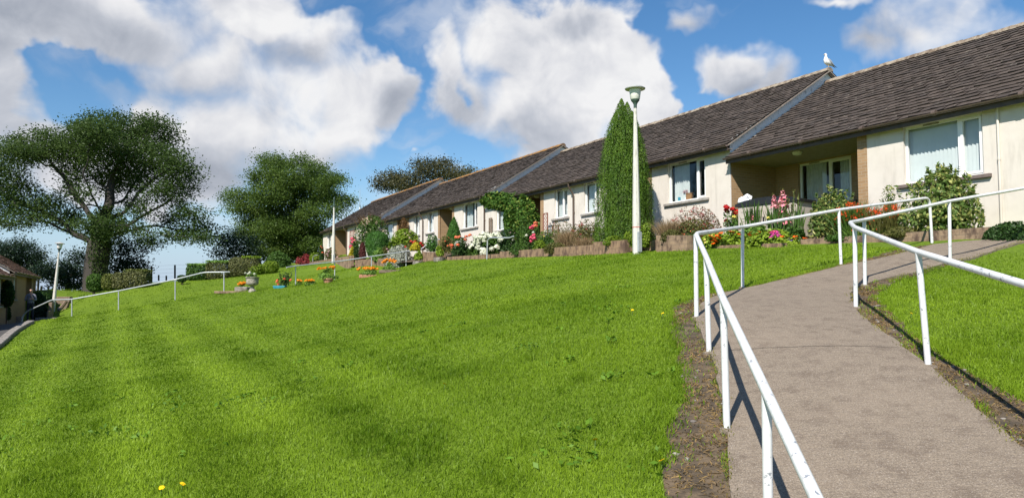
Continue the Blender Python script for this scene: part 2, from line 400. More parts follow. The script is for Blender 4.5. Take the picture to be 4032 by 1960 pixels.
def m_path():
    m, t, p, o = newmat('concrete_path'); p.inputs['Roughness'].default_value = .92
    fine = tnoise(t, 95, 3, .7); mid = tnoise(t, 7, 5, .65); big = tnoise(t, .9, 4)
    c = mixc(t, rng(fine, .3, .7, tree=t), (.125, .099, .073), (.265, .213, .158))
    c = mixc(t, mth('MULTIPLY', rng(mid, .45, .68, tree=t), .65, tree=t), c, (.112, .083, .06))
    c = mixc(t, mth('MULTIPLY', rng(big, .45, .7, tree=t), .3, tree=t), c, (.245, .195, .145))
    c = mixc(t, mth('MULTIPLY', rng(tnoise(t, 160, 2, .5), .62, .66, tree=t), .8, tree=t), c, (.42, .37, .32))
    lk(c, p.inputs['Base Color'], t)
    h = mth('ADD', mth('MULTIPLY', tnoise(t, 60, 4, .7), .6, tree=t), mth('MULTIPLY', tnoise(t, 9, 3, .6, stretch=(1, 5, 1)), .8, tree=t), tree=t)
    bump(t, p, h, .75, .018)
    return m
MAT['path'] = m_path()
MAT['joint'] = simple('joint_dirt', (.05, .04, .032), .95)
def m_ground():
    m, t, p, o = newmat('lawn_turf'); p.inputs['Roughness'].default_value = .95; p.inputs['Specular IOR Level'].default_value = .1
    c = mixc(t, rng(tnoise(t, 14, 5, .7), .3, .7, tree=t), (.07, .12, .012), (.14, .215, .02))
    c = mixc(t, rng(tnoise(t, .5, 4), .4, .65, tree=t), c, (.12, .185, .016))
    lk(c, p.inputs['Base Color'], t); bump(t, p, tnoise(t, 40, 4), .8, .03)
    return m
MAT['ground'] = m_ground()
MAT['grass'] = foliage('grass_blades', (.085, .165, .006), (.245, .362, .02), .34, .5, clump=.35)
MAT['moss'] = foliage('edge_moss_leaf', (.12, .12, .02), (.26, .24, .05), .15)
MAT['dry'] = foliage('dry_grass', (.13, .085, .036), (.31, .21, .085), .1, .8)
# ------------------------------------------------------------------ terrain
RH = .92
ctl = []
def T(x, y, Y): ctl.append(cam(x * K, y * K, Y))
for q in [(1752,800,8.07),(1784,895,6.8),(1829,1085,5.1),(1935,1462,3.6),(1868,728,10.9),(2116,670,12.2),(2345,615,14.2),(2153,778,8.4),(2336,920,6.0),(2176,722,10.2),(2390,657,11.5)]: T(*q)
A_, B_, C_, D_, P1, P2, P3, Q1, Q0, Q2, Q3 = [c.copy() for c in ctl]
for q in [(180,805,33),(298,783,33),(441,757,32),(562,735,33),(744,719,34),(840,706,36.4),(1022,678,38.2),(0,1252,5.75),(640,1252,5.3),(1288,1252,4.7),(1700,1252,4.3),
          (0,870,20),(40,845,23.5),(100,806,31.5),(0,1000,11.4),(0,1100,8.2),(131,795,45.4),(1601,638,19.9),(110,745,50),(225,728,55),(400,702,58),(560,692,58),(650,690,52),(2576,700,11),(2576,900,6.5),(2576,1030,5.2),(2576,607,13.3),(840,657,50)]: T(*q)
def G(x, y, z): ctl.append(np.array((x, y, z)))
def GU(u, v, z): ctl.append(UV(u, v, z))
for u, z in ((8, 2.62), (12, 2.7), (16, 2.66), (20, 2.72), (24, 2.84), (28, 2.92), (33, 2.97), (40, 3.02)): GU(u, 13.0 if u > 14 else 14.1, z)
for u, z in ((2, 3.0), (10, 3.0), (20, 3.4), (28, 3.4), (36, 3.78), (44, 3.78), (52, 4.1), (63, 4.1)):
    GU(u, 16.4, z); GU(u, 24, z)
for q in [(373, 1149, 46), (424, 1142, 46), (473, 1137, 46), (543, 1129, 46), (782, 1105, 50), (860, 1099, 50), (941, 1088, 50), (1009, 1081, 50), (1063, 1078, 50), (670, 1108, 50)]: ctl.append(cam(*q))
GU(48, 13.2, 3.15); GU(58, 13.2, 3.3)
for q in [(0,0,-.15),(0,-6,-.9),(-10,0,-.3),(-14,8,-.05),(-20,22,-.02),(-25.4,39,-.03),(-24.5,34,-.03),(-22.5,28.5,-.03),(-27,36,-.05),(10,0,.6),(8,4,.9),(16,8,2.0),(-34,44,-.2),(-34,30,-.3),(14,-6,0.2),(-30,56,1.0)]: G(*q)
ctl = np.array(ctl)
def _phi(r2): return .5 * r2 * np.log(np.maximum(r2, 1e-12))
_n = len(ctl); _d = ((ctl[:, None, :2] - ctl[None, :, :2]) ** 2).sum(-1)
_A = np.zeros((_n + 3, _n + 3)); _A[:_n, :_n] = _phi(_d) + np.eye(_n) * .6
_A[:_n, _n] = 1; _A[:_n, _n + 1:] = ctl[:, :2]; _A[_n, :_n] = 1; _A[_n + 1:, :_n] = ctl[:, :2].T
_w = np.linalg.solve(_A, np.concatenate([ctl[:, 2], np.zeros(3)]))
def sstep(x, a, b):
    t = np.clip((x - a) / (b - a), 0, 1); return t * t * (3 - 2 * t)
def ground(x, y):
    x = np.atleast_1d(np.asarray(x, float)); y = np.atleast_1d(np.asarray(y, float))
    out = np.empty(len(x))
    for i in range(0, len(x), 20000):
        X = x[i:i + 20000]; Y = y[i:i + 20000]
        xc = np.clip(X, -38, 24); yc = np.clip(Y, -8, 80)
        d2 = (xc[:, None] - ctl[None, :, 0]) ** 2 + (yc[:, None] - ctl[None, :, 1]) ** 2
        z = _phi(d2) @ _w[:_n] + _w[_n] + _w[_n + 1] * xc + _w[_n + 2] * yc
        u = -X * sa + Y * ca; v = X * ca + Y * sa
        fall = np.maximum.reduce([sstep(u, 61 + 6 * sstep(v, 8, 14), 90), sstep(v, 26, 60), sstep(-v, 22, 60), sstep(-Y, 8, 50)])
        r = np.hypot(X, Y)
        z = z * (1 - fall) + fall * (-9 - 10 * sstep(r, 150, 900) + 3 * (vnoise(X, Y, 160, 3) - .5))
        out[i:i + 20000] = z
    return out
def gz(x, y): return float(ground([x], [y])[0])
def hit(px, py, y0=2.5, y1=90):        # where the sight line meets the ground
    a, dy, dz = ray(px, py); Y = np.linspace(y0, y1, 900); X = a / dy * Y; Z = EYE + dz / dy * Y
    s = Z - ground(X, Y); i = np.argmax(s < 0)
    if s[i] >= 0:
        i = int(np.argmin(np.where(Y < 60, s / Y, 9))); return np.array((X[i], Y[i], gz(X[i], Y[i])))
    if i == 0: t = Y[0]
    else: t = Y[i - 1] + (Y[i] - Y[i - 1]) * s[i - 1] / (s[i - 1] - s[i])
    X = a / dy * t; return np.array((X, t, gz(X, t)))
def h25(x, y, **k): return hit(x * K, y * K, **k)
def axis(lo, hi, fine_lo, fine_hi, fine, grow=1.16):
    a = list(np.arange(fine_lo, fine_hi + 1e-6, fine)); s = fine
    x = fine_hi
    while x < hi: s *= grow; x += s; a.append(x)
    s = fine; x = fine_lo
    while x > lo: s *= grow; x -= s; a.insert(0, x)
    return np.array(a)
gx = axis(-6000, 6000, -8, 12, .25, 1.09); gy = axis(-3000, 9000, 2, 22, .25, 1.07)
XX, YY = np.meshgrid(gx, gy, indexing='ij')
ZZ = ground(XX.ravel(), YY.ravel()).reshape(XX.shape)
def gridmesh(name, X, Y, Z, mat, smooth=True):
    n, m = X.shape; V = np.stack([X, Y, Z], -1).reshape(-1, 3)
    i = np.arange(n - 1)[:, None] * m + np.arange(m - 1)[None, :]
    Fq = np.stack([i, i + m, i + m + 1, i + 1], -1).reshape(-1, 4)
    me = bpy.data.meshes.new(name); me.from_pydata(V.tolist(), [], Fq.tolist()); me.materials.append(mat)
    if smooth: me.polygons.foreach_set('use_smooth', [True] * len(me.polygons))
    return link(name, me)
tag(gridmesh('lawn', XX, YY, ZZ, MAT['ground']), kind='structure')
def poly25(pts, **k): return [h25(x, y, **k) for x, y in pts]
L_edge = [np.array((.85, 1.2, 0)), np.array((.98, 2.6, 0))] + poly25([(1832,1245),(1834,1165),(1830,1075),(1801,926),(1768,855),(1749,808),(1762,768),(1809,744),(1868,731),(1957,711),(2116,673),(2213,655),(2270,640),(2345,619),(2480,608),(2576,600)]) + [UV(3, 14.6)]
R_edge = [np.array((3.3, 1.2, 0)), np.array((3.45, 2.6, 0))] + poly25([(2560,1135),(2470,1045),(2340,930),(2255,868),(2160,795),(2140,750),(2150,728),(2200,711),(2300,690),(2400,662),(2500,634),(2576,612)]) + [UV(3, 13.0)]
def resample(P, n):
    P = np.array([p[:2] for p in P]); d = np.r_[0, np.cumsum(np.hypot(*np.diff(P, axis=0).T))]
    t = np.linspace(0, d[-1], n); return np.stack([np.interp(t, d, P[:, 0]), np.interp(t, d, P[:, 1])], 1)
def strip_mesh(name, Lp, Rp, n, m, off, mat, skirt=.12, wob=0.0):
    a = resample(Lp, n); b = resample(Rp, n)
    if wob:
        for q in (a, b): q += (np.stack([vnoise(q[:, 0], q[:, 1], .16, 21), vnoise(q[:, 0], q[:, 1], .16, 22)], 1) - .5) * wob
    s = np.linspace(0, 1, m)[None, :, None]
    P = a[:, None] * (1 - s) + b[:, None] * s
    Z = ground(P[..., 0].ravel(), P[..., 1].ravel()).reshape(n, m) + off
    P = np.concatenate([P[:, :1], P, P[:, -1:]], 1); Z = np.concatenate([Z[:, :1] - skirt, Z, Z[:, -1:] - skirt], 1)
    return gridmesh(name, P[..., 0], P[..., 1], Z, mat, smooth=False)
# the two edges are matched at the bend, so the slab is laid in three stretches that share their ends
def slab(Ls, Rs, nm): pass
pathA = strip_mesh('path', L_edge, R_edge, 160, 24, .035, MAT['path'], .14, .05)
tag(pathA, kind='structure')
def joint(a, b, nm, wd=.007):
    a = np.array(a[:2]); b = np.array(b[:2]); t = np.linspace(0, 1, 40)[:, None]; c_ = a + (b - a) * t; n_ = np.array((-(b - a)[1], (b - a)[0])); n_ /= np.hypot(*n_); wob = (vnoise(c_[:, 0], c_[:, 1], .1, 23)[:, None] - .5) * .03
    p, q = c_ + n_ * (wob - wd / 2), c_ + n_ * (wob + wd / 2); X = np.stack([p[:, 0], q[:, 0]], 1); Y = np.stack([p[:, 1], q[:, 1]], 1)
    tag(gridmesh(nm, X, Y, ground(X.ravel(), Y.ravel()).reshape(X.shape) + .0392, MAT['joint']), kind='structure')
joint(h25(1815, 893), h25(2262, 884), 'path_joint'); joint(h25(1985, 706), h25(2165, 715), 'path_joint'); joint(h25(2262, 655), h25(2345, 678), 'path_joint')
path_poly = [p[:2] for p in L_edge] + [p[:2] for p in R_edge[::-1]]
S_edge = [np.array((.2, 1.2, 0)), np.array((.45, 2.6, 0))] + poly25([(1672,1245),(1676,1150),(1682,1086),(1722,999),(1706,900),(1694,817),(1696,776),(1726,758),(1790,740),(1868,726),(1957,706),(2116,667),(2190,650),(2235,634),(2300,622),(2345,616)])
Lsub = L_edge[:16]
tag(strip_mesh('soil_strip', S_edge, Lsub, 150, 10, .012, MAT['soil'], .05, .12), kind='structure')
soil_poly1 = [p[:2] for p in S_edge] + [p[:2] for p in Lsub[::-1]]
S2 = [np.array((4.3, 1.2, 0)), np.array((4.3, 2.6, 0))] + poly25([(2576,1015),(2480,962),(2350,893),(2285,835),(2215,765),(2205,738),(2250,712),(2310,693),(2400,664)])
R2 = R_edge[:12]
tag(strip_mesh('soil_verge', R2, S2, 120, 8, .014, MAT['soil'], .05, .12), kind='structure')
soil_poly2 = [p[:2] for p in S2] + [p[:2] for p in R2[::-1]]
#@@NEXT
# ------------------------------------------------------------------ houses
V0 = 16.29
def tiles(mb_s0, mb_s1, sx, e, r, gauge=.225, tw=.27, rs=None):
    """overlapping roof tiles as slabs; e and r are (depth, height) of eaves and ridge."""
    rs = rs or RS
    dd, dz = r[0] - e[0], r[1] - e[1]; Ls = math.hypot(dd, dz); t = np.array((dd, dz)) / Ls; nrm = np.array((-t[1], t[0]))
    if nrm[1] < 0: nrm = -nrm
    nc = int(Ls / gauge); nt_ = int((mb_s1 - mb_s0) / tw) + 1
    out = []; rn = []
    for c in range(nc + 1):
        n = nt_ + (c % 2); s = mb_s0 + (np.arange(n) - .5 * (c % 2)) * tw
        s0 = np.clip(s + .004, mb_s0, mb_s1); s1 = np.clip(s + tw - .004, mb_s0, mb_s1)
        l0 = c * gauge + rs.uniform(-.012, .012, n); l1 = np.minimum(l0 + gauge + .07, Ls + .02)
        h0 = .044 + rs.uniform(-.008, .012, n); h1 = np.full(n, .012); th = .03
        tw_ = rs.uniform(-.01, .01, n)
        def pt(S, l, h): return np.stack([sx * S, e[0] + t[0] * l + nrm[0] * h, e[1] + t[1] * l + nrm[1] * h], -1)
        a, b, c_, d = pt(s0, l0, h0 + tw_), pt(s1, l0, h0 - tw_), pt(s1, l1, h1), pt(s0, l1, h1)
        a2, b2 = pt(s0, l0 + .004, h0 - th), pt(s1, l0 + .004, h0 - th)
        rr = rs.rand(n)
        out += [np.stack([a, b, c_, d], 1), np.stack([a2, b2, b, a], 1)]; rn += [rr, rr * .6]
    return np.concatenate(out).reshape(-1, 3), np.concatenate(rn)
def wallgrid(mb, sx, s0, s1, z0, z1, ops, d=0.0, reveal=.13):
    ss = sorted({s0, s1, *[o[0] for o in ops], *[o[1] for o in ops]}); zs = sorted({z0, z1, *[o[2] for o in ops], *[o[3] for o in ops]})
    for i in range(len(ss) - 1):
        for j in range(len(zs) - 1):
            cs, cz = (ss[i] + ss[i + 1]) / 2, (zs[j] + zs[j + 1]) / 2
            if any(o[0] < cs < o[1] and o[2] < cz < o[3] for o in ops): continue
            a, b = sx * ss[i], sx * ss[i + 1]
            mb.quad((a, d, zs[j]), (b, d, zs[j]), (b, d, zs[j + 1]), (a, d, zs[j + 1]))
    for (a, b, c, e) in ops:
        a, b = sx * a, sx * b
        for s in (a, b): mb.quad((s, d, c), (s, d + reveal, c), (s, d + reveal, e), (s, d, e))
        for z in (c, e): mb.quad((a, d, z), (b, d, z), (b, d + reveal, z), (a, d + reveal, z))
def window(par, sx, s0, s1, z0, z1, d, mull, curt, sill='sillstone', vent=True, extra=None):
    """uPVC window: frame (thing's part) with panes, curtain, vent and sill as sub-parts. mull: fractions from the near jamb."""
    f = MB(); fd0, fd1 = d + .085, d + .15; w_ = .055
    def bx(a, b, c, e, y0=fd0, y1=fd1, mb=None): (mb or f).box(min(sx * a, sx * b), max(sx * a, sx * b), y0, y1, c, e)
    bx(s0, s1, z0, z0 + w_); bx(s0, s1, z1 - w_, z1); bx(s0, s0 + w_, z0 + w_, z1 - w_); bx(s1 - w_, s1, z0 + w_, z1 - w_)
    xs = [s0] + [s0 + (s1 - s0) * q for q in mull] + [s1]
    for q in xs[1:-1]: bx(q - .035, q + .035, z0 + w_, z1 - w_)
    # opening sash of the narrow light stands proud
    a, b = xs[0] + w_, xs[1] - .035
    for (p, q, r_, t_) in ((a, b, z0 + w_, z0 + w_ + .05), (a, b, z1 - w_ - .05, z1 - w_), (a, a + .05, z0 + w_ + .05, z1 - w_ - .05), (b - .05, b, z0 + w_ + .05, z1 - w_ - .05)):
        bx(p, q, r_, t_, fd0 - .022, fd0 + .03)
    fo = f.build('window', MAT['white'], par)
    for i in range(len(xs) - 1):
        g = MB(); y = d + .12
        g.quad((sx * (xs[i] + .03), y, z0 + .03), (sx * (xs[i + 1] - .03), y, z0 + .03), (sx * (xs[i + 1] - .03), y, z1 - .03), (sx * (xs[i] + .03), y, z1 - .03))
        g.build('pane', MAT['glass'], fo)
    if sill:
        s = MB(); s.box(min(sx * (s0 - .16), sx * (s1 + .16)), max(sx * (s0 - .16), sx * (s1 + .16)), d - .075, d + .1, z0 - .085, z0 - .003); s.build('sill', MAT[sill], fo, bevel=.008)
    if vent:
        s = MB(); m_ = (xs[1] + xs[-1]) / 2; s.box(min(sx * (m_ - .18), sx * (m_ + .18)), max(sx * (m_ - .18), sx * (m_ + .18)), fd0 - .025, fd0 - .002, z1 - .048, z1 - .012); s.build('trickle_vent', MAT['sillstone'], fo)
    for (f0, f1, kind, ztop) in curt:
        c = MB(); a, b = s0 + (s1 - s0) * f0, s0 + (s1 - s0) * f1
        if kind == 'blind':
            n = max(2, int((b - a) / .089))
            for i in range(n):
                p = a + (b - a) * i / n
                c.quad((sx * p, d + .26, z0 + .02), (sx * (p + .084), d + .225, z0 + .02), (sx * (p + .084), d + .225, z1), (sx * p, d + .26, z1))
            c.build('vertical_blind', MAT['blind'], fo)
        else:
            n = max(8, int((b - a) / .02)); pr = [(sx * (a + (b - a) * i / n), d + .24 + .025 * math.sin(i * 1.25) + .01 * math.sin(i * .43)) for i in range(n + 1)]
            for i in range(n): c.quad((*pr[i], z0 + .0), (*pr[i + 1], z0 + .0), (*pr[i + 1], z0 + (z1 - z0) * ztop), (*pr[i], z0 + (z1 - z0) * ztop))
            c.build('curtain', MAT['net'], fo, smooth=True)
    return fo
def house(label, u0, z0, L, wins, recs, pipes, flip=False, wallmat='render', vface=V0, ridge='ridge_grey', tile='tile', near_over=.14, near_s=0.0):
    sx = 1 if flip else -1
    p0 = UV(u0, vface, z0)
    root = thing('bungalow', label, 'bungalow', p0, math.pi / 2 + AZ if flip else -(math.pi / 2 - AZ))
    E, R = (-.23, 2.43), (4.42, 5.36); BD = 8.9; eb = (BD + .23, 2.43)
    s0 = near_s; wt = 2.34
    # render walls
    mb = MB(); ops = [(a, b, c, e) for (a, b, c, e, *_r) in wins if _r[0] == 0]
    segs = []; cur = s0
    for (a, b, dep) in sorted(recs): segs.append((cur, a)); cur = b
    segs.append((cur, L))
    for (a, b) in segs:
        if b - a > .02: wallgrid(mb, sx, a, b, -.9, wt, [o for o in ops if o[0] >= a and o[1] <= b])
    x0, x1 = sx * s0, sx * L
    mb.quad((x0, BD, -.9), (x1, BD, -.9), (x1, BD, wt), (x0, BD, wt))
    g = MB()
    for x, m_ in ((x0, g), (x1, mb)):
        m_.add([(x, 0, -.9), (x, BD, -.9), (x, BD, wt + .03), (x, R[0], R[1] - .06), (x, 0, wt + .28), ], ((0, 1, 2, 3, 4),))
    wo = mb.build('wall', MAT[wallmat], root)
    g.build('gable_wall', MAT['gable' if not flip or u0 > 40 else wallmat], root)
    # brick porches
    for (a, b, dep) in recs:
        k = MB(); pil = .26
        oo = [(c[0], c[1], c[2], c[3]) for c in wins if c[4] > 0 and c[0] >= a and c[1] <= b]
        wallgrid(k, sx, a, b, -.9, wt, oo, dep, .1)
        for s in (a, b): k.quad((sx * s, 0.0, -.9), (sx * s, dep, -.9), (sx * s, dep, wt), (sx * s, 0.0, wt))
        for s, q in ((a - pil, a), (b, b + pil)):
            if s0 < s and q < L: k.box(min(sx * s, sx * q), max(sx * s, sx * q), -.012, .05, -.9, wt)
        k.build('porch_brickwork', MAT['brick'], root)
        c = MB(); c.quad((sx * a, -.0, wt - .004), (sx * b, -.0, wt - .004), (sx * b, dep, wt - .004), (sx * a, dep, wt - .004)); c.build('porch_ceiling', MAT['soffit'], root)
        l = MB(); m_ = (a + b) / 2; l.lathe([(.13, 0), (.14, -.03), (.11, -.09), (.04, -.11)], 14, (sx * m_, .35, wt - .006)); l.build('porch_light', MAT['lamp_cream'], root, smooth=True)
    for wdef in wins:
        a, b, c, e, dep, mull, curt, sill = wdef
        window(root, sx, a, b, c, e, dep, mull, curt, sill)
    # roof
    so0, so1 = s0 - near_over, L + (.14 if flip or u0 > 48 else -.02)
    Vt, rn = tiles(so0, so1, sx, E, R); Vb, rb = tiles(so0, so1, sx, eb, R)
    roof = np_mesh('roof', np.concatenate([Vt, Vb]), 4, MAT[tile], root, np.concatenate([rn, rb]))
    un = MB()
    un.quad((sx * so0, E[0] + .02, E[1]), (sx * so1, E[0] + .02, E[1]), (sx * so1, R[0], R[1] - .03), (sx * so0, R[0], R[1] - .03))
    un.quad((sx * so0, eb[0], eb[1]), (sx * so1, eb[0], eb[1]), (sx * so1, R[0], R[1] - .03), (sx * so0, R[0], R[1] - .03))
    un.build('roof_felt', MAT['brown_wood'], roof)
    # mortared verge edge under the tiles
    vg = MB()
    for s in ((so0, s0 + .0), (L, so1)):
        if abs(s[1] - s[0]) < .05: continue
        vg = MB()
        for q in (E, eb):
            a, b = sorted((sx * s[0], sx * s[1])); th = .05
            vs = [(x, y, z) for x in (a, b) for (y, z) in ((q[0], q[1] - th), (R[0], R[1] - th), (R[0], R[1] - .012), (q[0], q[1] - .012))]
            vg.add(vs, ((0, 1, 2, 3), (4, 7, 6, 5), (0, 4, 5, 1), (1, 5, 6, 2), (2, 6, 7, 3), (3, 7, 4, 0)))
        vg.build('verge', MAT['soffit'], root)
    rt = MB(); s = so0
    while s < so1 - .05:
        b = min(s + .44, so1); h = random.uniform(-.008, .008)
        pr = [(R[0] + .15 * math.cos(t) * 1.05, R[1] - .045 + .13 * math.sin(t) + h) for t in np.linspace(0, math.pi, 7)]
        n = len(rt.v); rt.v += [(sx * q, y, z + (.012 if q == s else 0)) for q in (s, b + .03 if b < so1 else b) for (y, z) in pr]
        for i in range(6): rt.f.append((n + i, n + i + 1, n + 8 + i, n + 7 + i)); rt.mi.append(0)
        rt.f.append(tuple(n + i for i in range(7))); rt.mi.append(0)
        s = b
    rt.build('ridge_tiles', MAT[ridge], root, smooth=True)
    # fascia, soffit, gutter, pipes
    a, b = sorted((sx * so0, sx * so1))
    q = MB(); q.box(a + .01, b - .01, E[0] + .005, E[0] + .03, E[1] - .17, E[1] + .015); q.build('fascia', MAT['brown_wood'], root)
    q = MB(); q.box(a + .02, b - .02, E[0] + .032, .0, wt - .03, wt - .014); q.build('soffit', MAT['soffit'], root)
    gt = MB(); gr = .056; cy, cz = E[0] - gr + .0, E[1] - .01
    prof = [(cy + gr * math.cos(t), cz + gr * math.sin(t)) for t in np.linspace(math.pi, 2 * math.pi, 9)]
    prof += [(cy + (gr - .008) * math.cos(t), cz + (gr - .008) * math.sin(t)) for t in np.linspace(2 * math.pi, math.pi, 9)]
    n = len(prof); gt.add([(x, y, z) for x in (a - .01, b + .01) for (y, z) in prof], [tuple(range(n)), tuple(range(2 * n - 1, n - 1, -1))] + [(i, (i + 1) % n, n + (i + 1) % n, n + i) for i in range(n)])
    s = so0 + .9
    while s < so1:
        gt.tube([(sx * s - .045, cy, cz - .004), (sx * s + .045, cy, cz - .004)], gr + .009, 14); s += 1.8
    gt.build('gutter', MAT['brown_plastic'], root, smooth=True)
    for (s, mt, r_) in pipes:
        q = MB(); x = sx * s
        if mt == 'render': q.tube([(x, -.035, 2.3), (x, -.035, -.3)], r_, 10)
        else: q.tube([(x, cy, cz - .05), (x, cy, cz - .16), (x, cy + .06, cz - .24), (x, -.10, cz - .42), (x, -.06, cz - .5), (x, -.06, -.4)], r_, 10)
        q.tube([(x, -.05 if mt != 'render' else -.035, 1.2), (x, -.05 if mt != 'render' else -.035, 1.27)], r_ * 1.25, 10)
        q.build('downpipe', MAT[mt], root, smooth=True)
    return root
WZ0, WZ1 = .985, 2.30
netL = [(.45, 1.0, 'net', 1)]
def std(u_rec=None):
    return dict(
    wins=[(1.05, 2.82, WZ0, WZ1, 0, (.25,), [(.55, .97, 'net', 1)], 'sillstone'), (6.76, 7.78, WZ0 + .12, WZ1, 0, (.36,), [(.3, 1, 'net', 1), (0.02, .22, 'net', 1)], 'sillstone'),
          (8.97, 9.97, WZ0 + .12, WZ1, 0, (.45,), [(0, 1, 'net', 1)], 'sillstone'), (13.55, 15.3, WZ0, WZ1, 0, (.25,), [(.4, 1, 'net', 1), (0, .2, 'net', 1)], 'sillstone')])
h1 = house('nearest cream bungalow with vertical blinds in its window and a deep brick porch', 0, 3.15, 16.18,
    [(8.9, 10.69, .955, WZ1, 0, (.30,), [(0, 1, 'blind', 1)], 'sillbrown'), (13.5, 15.32, 1.02, WZ1 + .0, 1.9, (.42,), [(.55, .95, 'net', 1), (.05, .3, 'net', 1)], 'sillbrown'),
     (3.2, 5.0, .955, WZ1, 0, (.30,), [(0, 1, 'blind', 1)], 'sillbrown')], [(11.9, 16.16, 1.9)], [(8.57, 'render', .026)], ridge='ridge_grey')
h2 = house('cream bungalow behind the tall conifer with a gull on its ridge end', 16.2, 3.55, 16.28, std()['wins'], [(3.9, 5.6, 1.3), (11.1, 12.9, 1.3)], [(8.45, 'brown_plastic', .036)], ridge='ridge_grey')
h3 = house('cream bungalow with a small cone shaped conifer beside its brick porch', 32.5, 3.93, 16.18, std()['wins'], [(4.15, 5.85, 1.3), (11.0, 12.7, 1.3)], [(8.3, 'brown_plastic', .036), (.14, 'brown_plastic', .036)], ridge='ridge_orange')
h4 = house('farthest cream bungalow of the upper row standing behind the farthest lamp post', 48.7, 4.33, 15.5,
    [(1.05, 2.82, WZ0, WZ1, 0, (.25,), netL, 'sillstone'), (5.6, 6.6, WZ0, WZ1, 0, (.4,), netL, 'sillstone'), (12.9, 14.2, WZ0, WZ1, 0, (.3,), netL, 'sillstone')], [(8.3, 11.6, 1.6)], [(8.1, 'brown_plastic', .036)], ridge='ridge_orange')
# lower terrace on the left: facades look back up the slope
VL = -4.5
l1 = house('low red brown roofed bungalow at the left edge behind the standing person', 46.0, .22, 16.2, [(2, 3.6, WZ0, WZ1, 0, (.3,), netL, 'sillstone'), (13.9, 15.2, WZ0, WZ1, 0, (.4,), netL, 'sillstone')], [(9.0, 12.6, 1.2)], [], flip=True, wallmat='brick', vface=VL, ridge='redtile', tile='redtile')
l2 = house('lower red brown bungalow roof end cut by the left edge of the photo', 29.9, -.05, 16.0, [(3, 4.6, WZ0, WZ1, 0, (.3,), netL, 'sillstone'), (12, 13.6, WZ0, WZ1, 0, (.3,), netL, 'sillstone')], [], [], flip=True, wallmat='brick', vface=VL, ridge='redtile', tile='redtile')
# ------------------------------------------------------------------ handrails
def arc(P, rad, n=5):
    """polyline with rounded corners."""
    P = [Vector([float(c) for c in q]) for q in P]; out = [P[0]]
    for i in range(1, len(P) - 1):
        a, b, c = P[i - 1], P[i], P[i + 1]; r = min(rad, (a - b).length * .45, (c - b).length * .45)
        p, q = b + (a - b).normalized() * r, b + (c - b).normalized() * r
        for t in np.linspace(0, 1, n): out.append(p * (1 - t) ** 2 + b * 2 * t * (1 - t) + q * t * t)
    return out + [P[-1]]
def rail(name, label, tops, posts, rad, mat, pr=None, bend=.18, group=None):
    base = posts[0][1]
    root = thing(name, label, 'handrail', base, 0, group); o = Vector([float(c) for c in base])
    MB().tube([q - o for q in arc(tops, bend)], rad, 12).build('handrail_tube', mat, root, smooth=True)
    for (t, b) in posts:
        t = Vector([float(c) for c in t]); b = Vector([float(c) for c in b]) - Vector((0, 0, .05))
        po = MB().tube([b - o, t - Vector((0, 0, rad * .3)) - o], pr or rad * .95, 10).build('post', mat, root, smooth=True)
        if name == 'white_handrail':
            f = b - o + Vector((0, 0, .05)); q = MB(); q.lathe([(.06, -.06), (.055, .004), (.04, .012), (.028, .013)], 9, f); q.v = [(x + random.uniform(-.012, .012), y + random.uniform(-.012, .012), z) for x, y, z in q.v]; q.build('footing', MAT['path'], po)
    return root
def top25(x, y, base): return cam(x * K, y * K, base[1])
def onto(b): return np.array((b[0], b[1], gz(b[0], b[1]) + .02))
TA = top25(1750, 588, A_); TB = top25(1776, 645, B_); TC = top25(1819, 752, C_); TD = top25(1928, 985, D_)
TP1 = top25(1868, 571, P1); TP2 = top25(2110, 528, P2); TP3 = top25(2338, 497, P3)
E0 = TD + (TD - TC) * 1.6
BD_ = D_.copy(); BD_[2] = TD[2] - .93
rail('white_handrail', 'chipped white handrail on the lawn side of the path, running off the bottom edge', [E0, TD, TC, TB, TA, TP1, TP2, TP3, P3], [(TA, onto(A_)), (TB, onto(B_)), (TC, onto(C_)), (TD, BD_), (TP1, onto(P1)), (TP2, onto(P2))], .026, MAT['rail_white'])
TQ1 = top25(2150, 572, Q1); TQ0 = top25(2310, 634, Q0); TQ2 = top25(2174, 553, Q2); TQ3 = top25(2388, 506, Q3)
TQm = cam(2138 * K, 560 * K, 9.2)
TE = cam(2620 * K, 728 * K, 4.3); TF = cam(2700 * K, 452 * K, 13.4)
rail('white_handrail', 'white handrail on the far side of the path, its sharp bend pointing left', [TE + (TE - TQ0) * .6, TE, TQ0, TQ1, TQm, TQ2, TQ3, TF], [(TQ0, onto(Q0)), (TQ1, onto(Q1)), (TQ2, onto(Q2)), (TQ3, onto(Q3))], .026, MAT['rail_white'], bend=.14)
# galvanised rails beside the steps across the lawn
def gpost(x, yt, yb, Y): return (cam(x, yt, Y), cam(x, yb, Y))
ga = [gpost(283, 1177, 1262, 33), gpost(467, 1145, 1228, 33), gpost(690, 1100, 1186, 32.5), gpost(882, 1071, 1153, 33)]
rail('grey_handrail', 'lower grey galvanised handrail climbing from the left hand steps', [cam(85, 1322, 34), cam(87, 1248, 34), cam(105, 1226, 34), cam(205, 1180, 33.5), cam(283, 1178, 33), cam(467, 1145, 33), cam(690, 1100, 32.5), cam(805, 1072, 33), cam(882, 1071, 33), cam(905, 1071, 33.1)], [(cam(87, 1248, 34), cam(86, 1330, 34))] + ga, .03, MAT['galv'], .026)
gb = [gpost(1164, 1047, 1125, 34), gpost(1318, 1031, 1107, 36), gpost(1463, 1010, 1085, 37), gpost(1599, 990, 1058, 38.2), gpost(1719, 944, 985, 39)]
